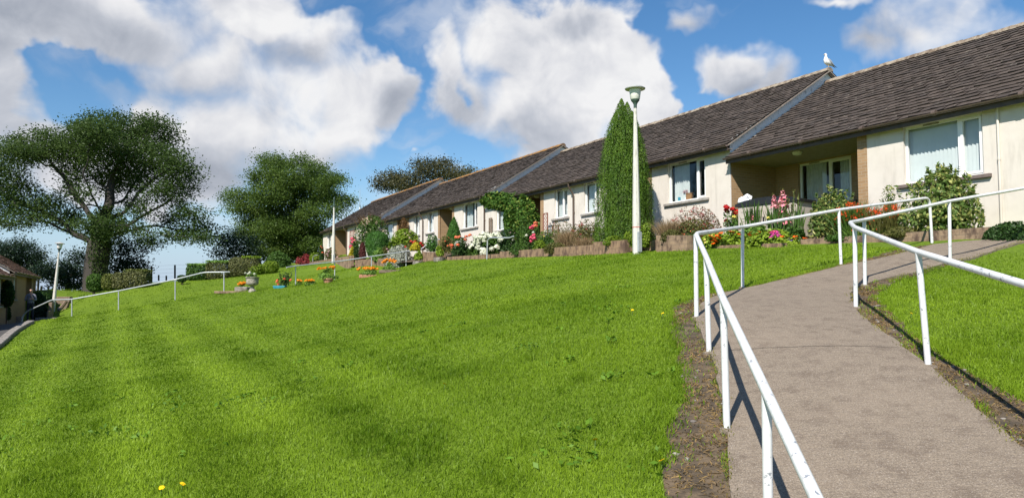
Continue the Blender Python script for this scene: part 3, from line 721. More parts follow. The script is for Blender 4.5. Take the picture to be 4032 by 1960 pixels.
rail('grey_handrail', 'middle grey galvanised handrail behind the marigold pots', [cam(1128, 1053, 33.5), cam(1164, 1047, 34), cam(1318, 1031, 36), cam(1463, 1010, 37), cam(1599, 990, 38.2), cam(1655, 983, 38.6), cam(1690, 958, 38.8), cam(1719, 944, 39), cam(1731, 942, 39.1)], gb, .03, MAT['galv'], .026)
hp = [onv(x, y, 13.0) for x, y in ((1917, 1020), (1920, 945), (1931, 936), (2007, 936.5), (2022, 930))]
rail('grey_handrail', 'short bent grey handrail standing in front of the white hydrangea', hp, [(hp[1], hp[0])], .026, MAT['galv'], .024, bend=.08)
hq = [onv(x, y, 13.6) for x, y in ((1231, 1045), (1232, 1014), (1239, 1006), (1250, 1004))]
rail('grey_handrail', 'small grey hooped handrail beside the red maple shrub', hq, [(hq[1], hq[0])], .028, MAT['galv'], .026, bend=.1)
# ------------------------------------------------------------------ street lamps
def lamp(base, H, label, tilt=(0, 0), head=True, s=1.0, grp='concrete lamp posts'):
    root = thing('street_lamp', label, 'street lamp', base, random.uniform(0, 6), grp); root.rotation_euler = (tilt[0], tilt[1], .6)
    hc = H - .62 * s
    MB().lathe([(.108 * s, -.15), (.108 * s, .02), (.104 * s, .9 * s), (.078 * s, 2.4 * s), (.042 * s, hc)], 8).build('column', MAT['concrete_post'], root)
    MB().box(-.06 * s, .06 * s, -.14 * s, -.09 * s, .06, .6 * s).build('cable_box', MAT['galv'], root)
    if s == 1.0 and tilt == (0, 0): MB().lathe([(.1075, .72), (.11, .72), (.109, .735), (.1065, .735)], 8).build('red_tape', MAT['red_tape'], root)
    if head:
        MB().lathe([(.044 * s, hc - .02), (.046 * s, hc + .08 * s), (.075 * s, hc + .14 * s), (.112 * s, hc + .18 * s), (.118 * s, hc + .215 * s)], 18).build('collar', MAT['lamp_rim'], root, smooth=True)
        MB().lathe([(.116 * s, hc + .216 * s), (.128 * s, hc + .23 * s), (.145 * s, hc + .36 * s), (.165 * s, hc + .49 * s)], 24).build('lamp_bowl', MAT['lamp_cream'], root, smooth=True)
        MB().lathe([(.168 * s, hc + .495 * s), (.272 * s, hc + .50 * s), (.28 * s, hc + .52 * s), (.2 * s, hc + .57 * s), (.09 * s, hc + .595 * s), (.05 * s, hc + .62 * s), (.0 * s + .004, hc + .625 * s)], 28).build('lamp_cap', MAT['lamp_cap'], root, smooth=True)
    else:
        MB().lathe([(.10 * s, hc - .02), (.11 * s, hc + .05), (.05 * s, hc + .09), (.045 * s, hc + .45), (.07 * s, hc + .5), (.03, hc + .58)], 12).build('lamp_bracket', MAT['lamp_rim'], root, smooth=True)
    return root
lb = cam(2507, 998, 19.9); lb[2] = gz(lb[0], lb[1])
lamp(lb, 4.6 + (cam(2507, 998, 19.9)[2] - lb[2]), 'tall white concrete lamp post in front of the columnar conifer')
lb = cam(207, 1247, 45.4); lb[2] = gz(lb[0], lb[1])
lamp(lb, 4.6 + (cam(207, 1247, 45.4)[2] - lb[2]), 'leaning lamp post behind the lower rail at the left, in front of the big tree', (0, .055))
lb = cam(1312, 1040, 50); lamp(lb, 4.6, 'bare headed thin lamp post in front of the farthest bungalow', head=False, s=1.05)
#@@PLANTS
# ------------------------------------------------------------------ grass
def blades(name, P, h, wd, mat, parent=None, lean=.45, dirv=None, rnd=None, rs=None):
    rs = rs or RS; n = len(P); th = rs.uniform(0, 2 * math.pi, n)
    f = np.stack([np.cos(th), np.sin(th), np.zeros(n)], 1); sd_ = np.stack([-np.sin(th), np.cos(th), np.zeros(n)], 1)
    h = np.broadcast_to(h, (n,))[:, None] * rs.uniform(.6, 1.25, (n, 1)); wd = np.broadcast_to(wd, (n,))[:, None]
    l = rs.uniform(.1, 1, (n, 1)) * lean * h; up = np.array((0, 0, 1.))
    off = f * l
    if dirv is not None: off = off + dirv * h
    mid = P + up * h * .55 + off * .35
    tip = P + up * (h - l * .25) + off
    a = rs.uniform(0, math.pi, (n, 1)); sd2 = sd_ * np.cos(a) + f * np.sin(a)
    V = np.stack([P, mid + sd2 * wd * .5, tip, mid - sd2 * wd * .5], 1).reshape(-1, 3)
    return np_mesh(name, V, 4, mat, parent, rs.rand(n) if rnd is None else rnd)
def lawn_points(r0, r1, dens, rs):
    n = int(dens * .75 * (r1 * r1 - r0 * r0)); r = np.sqrt(rs.uniform(r0 * r0, r1 * r1, n)); t = rs.uniform(-.75, .75, n)
    x, y = r * np.sin(t), r * np.cos(t)
    u, v = -x * sa + y * ca, x * ca + y * sa
    jit = (vnoise(x, y, .12, 31) - .5) * .16; jit2 = (vnoise(x, y, .12, 32) - .5) * .16
    ok = ~inpoly(x, y, path_poly) & ~inpoly(x + jit, y + jit2, soil_poly1) & ~inpoly(x + jit, y + jit2, soil_poly2)
    ok &= v < np.where(u < 15.2, 13.75, 13.2); ok &= v > np.where(u < 60, -2.45, -3)
    ok &= ~((u < 9.6) & (v > 13.2))
    return x[ok], y[ok]
rs = np.random.RandomState(11); PX = []; HH = []; WW = []; RR = []; DV = []
for (r0, r1, dens, h, wd) in ((2.8, 5, 7000, .05, .005), (5, 8, 4800, .045, .0062), (8, 13, 2200, .038, .009), (13, 21, 850, .034, .014), (21, 36, 250, .034, .024), (36, 64, 65, .04, .045)):
    x, y = lawn_points(r0, r1, dens, rs)
    cl = vnoise(x, y, .55, 41) * .6 + vnoise(x, y, .2, 42) * .4; big = vnoise(x, y, 2.6, 43)
    u, v = -x * sa + y * ca, x * ca + y * sa
    stripe = np.sin((v + .12 * (big - .5)) * 2 * math.pi / 1.15) * sstep(5 - v, 0, 4)
    P = np.stack([x, y, ground(x, y) - .006], 1); PX.append(P)
    tall = 1 + .9 * sstep(cl, .58, .75) + .35 * sstep(-v, -6, 2) * 0
    HH.append(h * (.88 + .24 * big) * tall); WW.append(np.full(len(x), wd))
    RR.append(np.clip(.13 + .5 * rs.rand(len(x)) + .18 * big + .6 * (.5 - cl) + .34 * stripe + .06, 0, 1))  # mowing stripes: the shading of leaning blades is also put into their colour
    DV.append(np.stack([-sa * stripe, ca * stripe, 0 * x], 1) * .25)
tag(blades('grass', np.concatenate(PX), np.concatenate(HH), np.concatenate(WW), MAT['grass'], None, .75, np.concatenate(DV), np.concatenate(RR), rs), kind='stuff')
MAT['weed'] = foliage('broad_weed_leaf', (.06, .135, .010), (.135, .25, .018), .2)
wp_ = []
for i in range(75):
    r, t = rs.uniform(3.2, 13), rs.uniform(-.72, .3); q = np.array((r * math.sin(t), r * math.cos(t)))
    k = rs.randint(7, 22); wp_.append(q + rs.normal(size=(k, 2)) * rs.uniform(.04, .13))
wp_ = np.concatenate(wp_); x, y = wp_[:, 0], wp_[:, 1]
ok = ~inpoly(x, y, path_poly) & ~inpoly(x, y, soil_poly1) & (x * ca + y * sa < 13)
P = np.stack([x, y, ground(x, y) + .045], 1)[ok]
tag(leaves('clover_leaves', P, .055, MAT['weed'], None, np.array((0, 0, 1.)), .55, .55, rs=rs), kind='stuff')
def edge_pts(E_, n, wdt):
    q = resample(E_, n); q = q + rs.normal(size=q.shape) * wdt; return np.stack([q[:, 0], q[:, 1], ground(q[:, 0], q[:, 1]) + .036], 1)
# dead grass, crumbs and weeds on the two bare strips
def scatter_poly(poly, n):
    p = np.array([q[:2] for q in poly]); lo, hi = p.min(0), np.minimum(p.max(0), (9, 16)); q = rs.uniform(lo, hi, (n, 2)); q = q[inpoly(q[:, 0], q[:, 1], poly)]
    return np.stack([q[:, 0], q[:, 1], ground(q[:, 0], q[:, 1]) + .014], 1)
P = np.concatenate([scatter_poly(soil_poly1, 300000), scatter_poly(soil_poly2, 200000)])
P = P[~inpoly(P[:, 0], P[:, 1], path_poly)]
dens_ = vnoise(P[:, 0], P[:, 1], .25, 51); P = P[rs.rand(len(P)) < sstep(dens_, .1, .75)]
tag(leaves('dead_grass', P, .05, MAT['dry'], None, np.array((0, 0, 1.)), .5, .14, rs=rs), kind='stuff')
P = np.concatenate([edge_pts(S_edge, 9000, .06), edge_pts(S2, 6000, .06)]); P[:, 2] -= .036; P = P[rs.rand(len(P)) < sstep(vnoise(P[:, 0], P[:, 1], .22, 54), .3, .6)]; P = P[~inpoly(P[:, 0], P[:, 1], path_poly)]
tag(blades('edge_grass', P, .05, .007, MAT['grass'], None, .9, rnd=rs.rand(len(P)) * .6, rs=rs), kind='stuff')
P = np.concatenate([scatter_poly(soil_poly1, 26000), scatter_poly(soil_poly2, 20000)]); P = P[~inpoly(P[:, 0], P[:, 1], path_poly)]
P = P[rs.rand(len(P)) < sstep(vnoise(P[:, 0], P[:, 1], .4, 52), .52, .72)]
tag(blades('weeds', P, .035, .008, MAT['grass'], None, .9, rs=rs), kind='stuff')
P = np.concatenate([edge_pts(L_edge, 2600, .03), edge_pts(R_edge, 2600, .03)]); P = P[rs.rand(len(P)) < sstep(vnoise(P[:, 0], P[:, 1], .3, 53), .4, .7)]
tag(blades('edge_moss', P, .022, .008, MAT['moss'], None, .9, rs=rs), kind='stuff')
P = np.concatenate([scatter_poly(soil_poly1, 900), scatter_poly(soil_poly2, 900)]); P = P[~inpoly(P[:, 0], P[:, 1], path_poly)]
gm = MB()
for p in P:
    r = rs.uniform(.006, .022); gm.lathe([(r * .8, -r * .3), (r, r * .2), (r * .55, r * .6)], 5, p, rs.uniform(.8, 1.5), 1)
tag(gm.build('gravel', MAT['rock']), kind='stuff')
# ------------------------------------------------------------------ flowers and shrubs
def flower_mesh(key, kind, mat, n=46):
    q = np.random.RandomState(5)
    if kind == 'pompon':
        d = unit(q.normal(size=(n, 3))); d[:, 2] = np.abs(d[:, 2]) * .9 - .25; P = d * .42
        o = leaves(key, P, .5, mat, None, d, .35, .7, rs=q)
    elif kind == 'disc':
        t = np.arange(n) * 2 * math.pi / n; d = np.stack([np.cos(t), np.sin(t), np.zeros(n) + .2], 1)
        o = leaves(key, d * .27, .55, mat, None, np.tile((0, 0, 1.), (n, 1)), .12, .75, along=d * 4, rs=q)
    elif kind == 'cluster':
        P = inball(n, q) * (.5, .5, .35); o = leaves(key, P, .3, mat, None, unit(P), .8, .6, rs=q)
    elif kind == 'spike':
        z = np.linspace(0, 1, n); t = np.arange(n) * 2.4; r = .16 * (1 - z * .75)
        P = np.stack([np.cos(t) * r, np.sin(t) * r, z], 1); o = leaves(key, P, .24 * (1 - .6 * z), mat, None, P * (1, 1, 0) * 4, .5, .8, rs=q)
    me = o.data; bpy.data.objects.remove(o); me.name = key; return me
def P_(n, c, c2=None): MAT[n] = petal(n, c, c2); return MAT[n]
FL = {'red': flower_mesh('red_bloom', 'pompon', P_('red_petal', (.55, .025, .02), (.40, .015, .02))),
 'pink': flower_mesh('pink_bloom', 'pompon', P_('pink_petal', (.75, .14, .22), (.62, .06, .12))),
 'coral': flower_mesh('coral_bloom', 'pompon', P_('coral_petal', (.78, .16, .07), (.68, .22, .12))),
 'palepink': flower_mesh('pale_pink_bloom', 'cluster', P_('pale_pink_petal', (.78, .45, .5), (.75, .55, .52))),
 'white': flower_mesh('white_bloom', 'pompon', P_('white_petal', (.70, .71, .62), (.6, .63, .46)), 60),
 'cream': flower_mesh('cream_bloom', 'cluster', P_('cream_petal', (.75, .66, .48), (.7, .5, .38)), 18),
 'yellow': flower_mesh('yellow_bloom', 'pompon', P_('yellow_petal', (.82, .68, .12), (.8, .75, .3))),
 'orange': flower_mesh('orange_bloom', 'pompon', P_('orange_petal', (.78, .29, .012), (.66, .19, .008)), 40),
 'nast': flower_mesh('orange_disc_bloom', 'disc', P_('scarlet_petal', (.85, .2, .012), (.75, .1, .01)), 6),
 'magenta': flower_mesh('magenta_bloom', 'cluster', P_('magenta_petal', (.68, .05, .3), (.6, .1, .42))),
 'purple': flower_mesh('purple_bloom', 'disc', P_('purple_petal', (.05, .02, .12), (.08, .03, .18)), 6),
 'dandelion': flower_mesh('dandelion_bloom', 'disc', P_('dandelion_petal', (.85, .62, .01), (.8, .5, .01)), 16),
 'redcluster': flower_mesh('red_cluster', 'cluster', P_('crimson_petal', (.42, .02, .03), (.3, .03, .04)), 14),
 'mont': flower_mesh('flame_spray', 'cluster', P_('flame_petal', (.72, .085, .012), (.62, .05, .012)), 12),
 'glad': flower_mesh('pink_spike', 'spike', P_('gladiolus_petal', (.82, .36, .42), (.72, .2, .26)), 34)}
def bloom(root, key, loc, size, name='flower'):
    o = bpy.data.objects.new(name, FL[key]); C.objects.link(o); o.parent = root
    o.location = [float(c) for c in loc]; o.scale = (size,) * 3; o.rotation_euler = (random.uniform(-.5, .5), random.uniform(-.5, .5), random.uniform(0, 6.28)); return o
def leafmat(key, dark, light, tr=.25, third=None, clump=3): MAT[key] = foliage(key, dark, light, tr, third=third, clump=clump); return MAT[key]
leafmat('leaf_mid', (.035, .085, .015), (.09, .17, .03)); leafmat('leaf_dark', (.018, .048, .012), (.05, .105, .022))
leafmat('leaf_lime', (.13, .22, .02), (.30, .40, .04)); leafmat('leaf_olive', (.07, .075, .02), (.17, .17, .05))
leafmat('leaf_rust', (.10, .055, .025), (.20, .12, .05)); leafmat('leaf_purple', (.075, .022, .022), (.15, .05, .04))
leafmat('leaf_maple', (.16, .02, .025), (.30, .05, .05)); leafmat('leaf_silver', (.22, .24, .19), (.52, .54, .46))
leafmat('leaf_varieg', (.06, .12, .02), (.16, .22, .06), .2, third=((.34, .35, .11), .70)); leafmat('leaf_yellow', (.35, .32, .02), (.62, .52, .04))
leafmat('leaf_gold', (.10, .18, .015), (.22, .30, .03)); leafmat('leaf_ivy', (.03, .08, .012), (.10, .20, .03), third=((.25, .30, .06), .9))
leafmat('leaf_tan', (.22, .15, .08), (.36, .26, .15), .15); leafmat('leaf_conifer', (.035, .10, .018), (.075, .19, .03)); leafmat('leaf_thuja', (.032, .085, .011), (.135, .23, .024), .2, clump=2)
leafmat('leaf_fresh', (.10, .2, .03), (.22, .36, .07))
def dome(n, c, R, rz, lumps, rs, shape='dome', fuzz=.16):
    """leaf positions and outward normals of a lumpy plant; c is the base centre."""
    cd_ = unit(rs.normal(size=(lumps, 3)))
    if shape == 'dome': cd_[:, 2] = np.abs(cd_[:, 2]); z0 = c[2] + rz * .12; H = rz * .88
    else: z0 = c[2] + rz * .5; H = rz * .5
    lr = rs.uniform(.55, 1.02, lumps); k = rs.randint(0, lumps, n)
    d = cd_[k] * lr[k][:, None] + rs.normal(size=(n, 3)) * fuzz
    inner = rs.rand(n) < .25; d[inner] = inball(int(inner.sum()), rs) * .8
    ln = np.linalg.norm(d, axis=1, keepdims=True); d = d / np.maximum(1, ln / 1.04)
    if shape == 'dome': d[:, 2] = np.where(d[:, 2] < -.13, -d[:, 2] * .5, d[:, 2])
    P = np.stack([c[0] + d[:, 0] * R[0], c[1] + d[:, 1] * R[1], z0 + d[:, 2] * H], 1)
    return P, unit(d + 1e-6)
def pxbox(b, v=None, Y=None):
    x0, y0, x1, y1 = b; xm = (x0 + x1) / 2
    if v is not None: p, q = onv(xm, y1, v), onv(xm, y0, v)
    else: p, q = cam(xm, y1, Y), cam(xm, y0, Y)
    return p, (x1 - x0) / 2 / F * p[1], q[2] - p[2]
def shrub(name, label, box, mat, cat='shrub', v=None, Y=None, n=1500, leaf=.07, lumps=14, shape='dome', fuzz=.16, asp=.55, fl=(), stems=5, ry=.9, group=None, up=.0, seed=None, grounded=True, spread=.8, extra=0, shoots=0):
    r_ = np.random.RandomState(seed if seed is not None else abs(hash(label)) % 1000 if False else len(label) * 7 + int(box[0])); c, R, H = pxbox(box, v, Y)
    root = thing(name, label, cat, c, 0, group); o = np.zeros(3)
    ps, ns = dome(n, o, (R, R * ry), H, lumps, r_, shape, fuzz)
    for i in range(shoots):
        a = r_.uniform(0, 6.28); q = r_.uniform(.1, .95); p0 = np.array((math.cos(a) * R * q, math.sin(a) * R * ry * q, H * (.98 - .55 * q * q))); Ls = H * r_.uniform(.12, .34); dv = unit(np.array((math.cos(a) * .5 * q + r_.normal() * .15, math.sin(a) * .3 * q, 1.)))
        t_ = np.linspace(-.3, 1, 26)[:, None]; pq = p0 + dv * Ls * t_ + r_.normal(size=(26, 3)) * .035 * (1.2 - t_); ps = np.concatenate([ps, pq]); ns = np.concatenate([ns, np.tile(dv, (26, 1))])
    leaves('foliage', ps, leaf, MAT[mat], root, ns + np.array((0, 0, up)), spread, asp, rs=r_)
    if stems:
        s = MB(); dep = .1
        gzb = gz(c[0], c[1]) - c[2] if grounded else 0
        for i in range(stems):
            a = r_.uniform(0, 6.28); e_ = (math.cos(a) * R * .6, math.sin(a) * R * ry * .6, H * r_.uniform(.5, .8))
            s.tube([(e_[0] * .12, e_[1] * .12, min(-.05, gzb)), (e_[0] * .5, e_[1] * .5, H * .3), e_], [.018, .013, .006], 5)
        s.build('stems', MAT['stem'], root)
    for (key, k, size) in fl:
        for i in range(k):
            a = r_.uniform(0, 2 * math.pi); el = r_.uniform(.1, 1.25)
            if r_.rand() < .75: a = math.radians(241.4 - 90 + 90) * 0 + math.atan2(-.85, -.3) + r_.uniform(-1.3, 1.3)
            d = np.array((math.cos(el) * math.cos(a), math.cos(el) * math.sin(a), math.sin(el)))
            if shape == 'dome': p = np.array((d[0] * R, d[1] * R * ry, H * .12 + d[2] * H * .88)) * 1.0
            else: d[2] = r_.uniform(-.7, .95); p = np.array((d[0] * R, d[1] * R * ry, H * .5 + d[2] * H * .5))
            bloom(root, key, p, size * r_.uniform(.8, 1.2))
    return root
def blooms_at(root, key, pts, v, size, off):
    o = np.array(root.location)
    for (x, y) in pts:
        p = onv(x, y, v); bloom(root, key, p - o, size * random.uniform(.9, 1.15))
def conifer(name, label, box, mat, prof, v=None, Y=None, n=6000, leaf=.1, tops=((0, 1, 1),), ridge=.12, asp=.34, seed=3, group=None):
    r_ = np.random.RandomState(seed); c, R, H = pxbox(box, v, Y); root = thing(name, label, 'conifer', c, 0, group)
    pt = [p[0] for p in prof]; pr = [p[1] for p in prof]; PS = []; NS = []
    for tp in tops:
        dx, hs_, rs_ = tp[:3]; dy = tp[3] if len(tp) > 3 else 0
        k = int(n / len(tops)); t = r_.rand(k) ** 1.25; th = r_.uniform(0, 6.283, k)
        rad = np.interp(t, pt, pr) * R * rs_ * (1 + ridge * (vnoise(th * 2.4 + 40, t * 2.5, 1, seed + 60) - .5) * 2 + ridge * .8 * (vnoise(th * 8, t * 12, 1, seed + 61) - .5) * 2)
        rad = rad * np.where(r_.rand(k) < .25, r_.uniform(.5, .9, k), r_.uniform(.9, 1.03, k)) + .012
        out = np.stack([np.cos(th), np.sin(th), np.zeros(k)], 1)
        P = out * rad[:, None]; P[:, 0] += dx * R * (1 - .45 * t * t); P[:, 1] += dy * R * (1 - .45 * t * t); P[:, 2] = t * H * hs_
        PS.append(P); NS.append(out + np.array((0, 0, .35)))
    leaves('foliage', np.concatenate(PS), leaf, MAT[mat], root, np.concatenate(NS), .55, asp, along=np.array((0, 0, 1.)) + np.concatenate(NS) * .4, rs=r_)
    tr = MB()
    for tp in tops: dx, hs_, rs_ = tp[:3]; dy = tp[3] if len(tp) > 3 else 0; tr.tube([(dx * R, dy * R, -.4), (dx * R * .55, dy * R * .55, H * hs_ * .93)], [R * .12, .01], 8)
    tr.build('trunk', MAT['stem'], root); return root
# ------------------------------------------------------------------ trees (space colonisation towards the crown's clumps)
def tree(name, label, pads, basepx, Y, mat, bark, natt=1500, depth=4.5, step=.4, kill=.75, trunk=(), leaf=.22, per=18, rtip=.014, e=2.25, seed=1, spread=.42, group=None, up=.6, droop=0.0, ivy=None, rmax=None, thick=.7):
    r_ = np.random.RandomState(seed); b = cam(basepx[0], basepx[1], Y)
    b[2] = min(b[2], gz(b[0], b[1])); o = b.copy()
    area = np.array([p[2] * p[3] for p in pads], float); cnt = np.maximum(8, natt * area / area.sum()).astype(int); A = []
    for (x, y, rx, ry), k in zip(pads, cnt):
        off = r_.uniform(-depth, depth); c = cam(x, y, Y + off); q = inball(k, r_); s_ = (Y + off) / F
        A.append(c + q * (rx * s_, max(rx * s_ * thick, 1.0), ry * s_))
    A = np.concatenate(A) - o
    nodes = [np.zeros(3)]; par = [-1]
    for (x, y, off) in trunk:
        p = cam(x, y, Y + off) - o; q = nodes[-1]; m = max(1, int(np.linalg.norm(p - q) / step))
        for i in range(1, m + 1): nodes.append(q + (p - q) * i / m + r_.normal(size=3) * .02); par.append(len(nodes) - 2)
    ND = np.array(nodes); md = np.full(len(A), 1e9); mi = np.zeros(len(A), int)
    def upd(i0):
        for i in range(i0, len(ND)):
            d = np.linalg.norm(A - ND[i], axis=1); k = d < md; md[k] = d[k]; mi[k] = i
    upd(0); alive = np.ones(len(A), bool)
    ND = ND.tolist()
    for it in range(160):
        alive &= md > kill
        if not alive.any(): break
        idx = mi[alive]; V = unit(A[alive] - np.array(ND)[idx]); acc = {}
        for k, q in zip(idx, V): acc.setdefault(k, []).append(q)
        i0 = len(ND)
        for k, q in acc.items():
            d = np.mean(q, 0) + r_.normal(size=3) * .22 + np.array((0, 0, .06)); d /= max(np.linalg.norm(d), 1e-6)
            ND.append((np.array(ND[k]) + d * step).tolist()); par.append(k)
        NDa = np.array(ND[i0:])
        for j in range(len(NDa)):
            d = np.linalg.norm(A - NDa[j], axis=1); k = d < md; md[k] = d[k]; mi[k] = i0 + j
        if len(ND) > 14000: break
    ND = np.array(ND); par = np.array(par); n = len(ND)
    ch = [[] for _ in range(n)]
    for i in range(1, n): ch[par[i]].append(i)
    rad = np.zeros(n)
    for i in range(n - 1, -1, -1): rad[i] = rtip if not ch[i] else (sum(rad[j] ** e for j in ch[i])) ** (1 / e)
    if rmax: rad *= 1; rad = np.where(rad > rtip, rtip + (rad - rtip) * rmax / max(rad[0], 1e-6), rad)
    rad = np.where(rad > rtip, rtip + (rad - rtip) * (rad / rad[0]) ** .4, rad)
    root = thing(name, label, 'tree', o, 0, group)
    m = MB(); st = [(0, [0])]; starts = [0]; done = []
    while starts:
        s_ = starts.pop(); chain = ([par[s_]] if par[s_] >= 0 else []) + [s_]; i = s_
        while ch[i]:
            c_ = sorted(ch[i], key=lambda j: -rad[j]); starts += c_[1:]; i = c_[0]; chain.append(i)
        if len(chain) < 2 or rad[s_] < rtip * 1.3: continue
        R_ = [min(rad[q], rad[s_] * 1.05) for q in chain]
        P_s = ND[chain].copy()
        if len(P_s) > 3: P_s[1:-1] = P_s[1:-1] * .5 + (P_s[:-2] + P_s[2:]) * .25
        if s_ == 0: P_s[0][2] -= .4; R_[0] *= 1.35
        m.tube(P_s, R_, 9 if rad[s_] > .15 else (6 if rad[s_] > .05 else 4), cap=False)
    m.build('trunk', MAT[bark], root, smooth=True)
    tw = np.where(rad < rtip * 3.6)[0]; tw = tw[ND[tw, 2] > 1.0] if len(trunk) else tw
    k = np.repeat(tw, per); P = ND[k] + r_.normal(size=(len(k), 3)) * spread * np.array((1, 1, .62))
    for (x0, y0, rx, ry, cnt_) in (ivy or ()):
        c = cam(x0, y0, Y - .3) - o; P = np.concatenate([P, c + inball(cnt_, r_) * (rx * Y / F, 1.1, ry * Y / F)])
    nr = np.array((0, 0, up + .35)) + r_.normal(size=(len(P), 3)) * .25
    leaves('crown', P, leaf, MAT[mat], root, nr, .58, .62, rs=r_, droop=droop, rnd=np.clip(r_.rand(len(P)) * .6 + .4 * vnoise(P[:, 0] * 1.0, P[:, 2] * 1.0, 1.6, 71 + seed), 0, 1))
    return root
def pads_from(lst, ox, oy, s): return [(ox + x * s, oy + y * s, rx * s, ry * s) for (x, y, rx, ry) in lst]
leafmat('syc', (.034, .066, .015), (.088, .138, .034), .38, clump=.35); leafmat('ash', (.045, .088, .015), (.125, .19, .036), .4, clump=.35)
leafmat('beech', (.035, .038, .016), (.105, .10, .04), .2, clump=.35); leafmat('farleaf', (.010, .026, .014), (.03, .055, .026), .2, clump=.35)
syc = pads_from([(620,130,260,75),(470,150,120,70),(780,180,110,85),(390,185,110,80),(200,210,180,75),(60,250,120,60),(-60,300,100,80),(300,260,140,70),(500,250,180,90),(720,290,180,100),(860,310,90,80),(930,350,80,48),
 (880,420,100,50),(790,460,90,50),(960,560,90,45),(990,630,70,50),(860,580,80,45),(890,670,80,35),(1010,680,50,30),(740,695,40,20),(640,620,36,30),(60,330,90,70),(80,420,110,55),(30,520,80,55),(150,520,110,55),(-70,430,90,90),(-60,580,80,60),(250,500,70,50),
 (60,600,110,45),(190,585,80,40),(330,430,40,45),(640,500,60,40),(420,450,60,50),(560,400,90,60),(420,350,110,60),(640,380,110,60),(690,540,50,30),(330,590,80,50),(450,620,100,70),(540,600,70,60)], 0, 400, .7987)
tree('sycamore_tree', 'huge spreading sycamore with bare arching limbs at the left of the photo', syc, (372, 1132), 55, 'syc', 'bark', 3400, 4.5, .36, .52,
     trunk=((378, 1050, 0), (392, 960, 0), (400, 900, 0)), leaf=.175, per=58, seed=15, rmax=.84, spread=.44, e=1.85, ivy=[(425, 890, 75, 85, 3200), (395, 1000, 42, 110, 1800)])
ash = pads_from([(560,190,110,60),(740,180,100,60),(440,280,100,80),(650,300,150,90),(870,280,120,90),(960,330,100,80),(300,430,120,70),(500,430,150,90),(720,430,160,100),(950,450,120,80),(1090,470,70,50),(240,530,60,45),(400,560,120,70),(600,570,120,80),(830,570,120,70),(1000,560,80,50),
 (330,640,80,50),(560,680,170,80),(780,690,140,80),(900,740,90,90),(450,760,130,80),(650,790,140,70),(820,800,90,60),(480,860,150,45),(690,865,130,40),(300,720,70,60),(570,640,150,80),(620,720,160,80),(560,140,45,40),(742,138,42,34),(862,185,42,36),(455,165,40,36),(1040,300,45,40),(180,450,50,35)], 800, 550, .519)
tree('ash_tree', 'round green ash tree left of the farthest bungalow', ash, (1115, 1075), 72, 'ash', 'bark', 3400, 4.5, .4, .62, trunk=((1112, 1010, 0), (1110, 930, 0), (1112, 880, 0)), leaf=.17, per=105, spread=.52, seed=6, rmax=.3, up=.2, droop=.3)
beech = pads_from([(470,330,60,50),(560,300,50,40),(640,340,90,50),(800,200,70,45),(880,230,110,60),(950,190,60,40),(1090,200,70,50),(1100,260,110,50),(1000,300,140,60),(760,320,110,70),(1300,262,60,28),(1230,270,60,40),(540,420,90,50),(440,420,40,50),(700,420,100,60),(900,380,120,60),(1180,330,120,50)], 1300, 560, .4313)
tree('beech_tree', 'olive brown tree showing over the roofs of the far bungalows', beech, (1660, 1000), 84, 'beech', 'bark', 1000, 4, .45, .8, trunk=((1660, 850, 0), (1665, 760, 0)), leaf=.2, per=100, spread=.6, seed=8, rmax=.3, up=.2, droop=.5)
for i, (lab, pd, bs, Y, sd_) in enumerate([
  ('dark tree rising behind the low red brown roof at the left edge', [(0,1000,110,60),(80,1000,100,70),(150,1030,60,45),(30,1060,120,40),(110,1080,70,35),(-60,1010,80,80)], (60, 1170), 70, 21),
  ('dark low thicket tree left of the sycamore trunk', [(250,1090,80,50),(200,1060,60,40),(300,1030,60,60),(330,1090,60,40),(160,1075,40,20),(280,1130,70,20)], (262, 1160), 63, 22),
  ('dark low tree right of the sycamore trunk', [(470,960,40,25),(510,1010,45,30),(460,1040,50,35),(540,1050,40,22),(590,955,40,16),(500,1080,40,20),(430,1000,40,40)], (455, 1125), 62, 23),
  ('dark tree leaning out at the lower left of the ash', [(883,934,50,40),(930,965,60,40),(857,991,32,28),(905,1000,60,35),(960,1010,60,40),(985,960,40,40)], (935, 1075), 66, 24),
  ('dark tree between the ash and the farthest bungalow', [(1240,930,50,50),(1200,980,50,45),(1260,985,30,50),(1215,1020,50,25),(1160,1010,50,35)], (1222, 1075), 71, 25)]):
    tree('dark_tree', lab, pd, bs, Y, 'farleaf' if i != 4 else 'ash', 'bark', 420, 2, .4, .7, trunk=(((bs[0], bs[1] - 40, 0)),), leaf=.18, per=95, spread=.52, seed=sd_, rmax=.2, group='dark trees beyond the lawn')
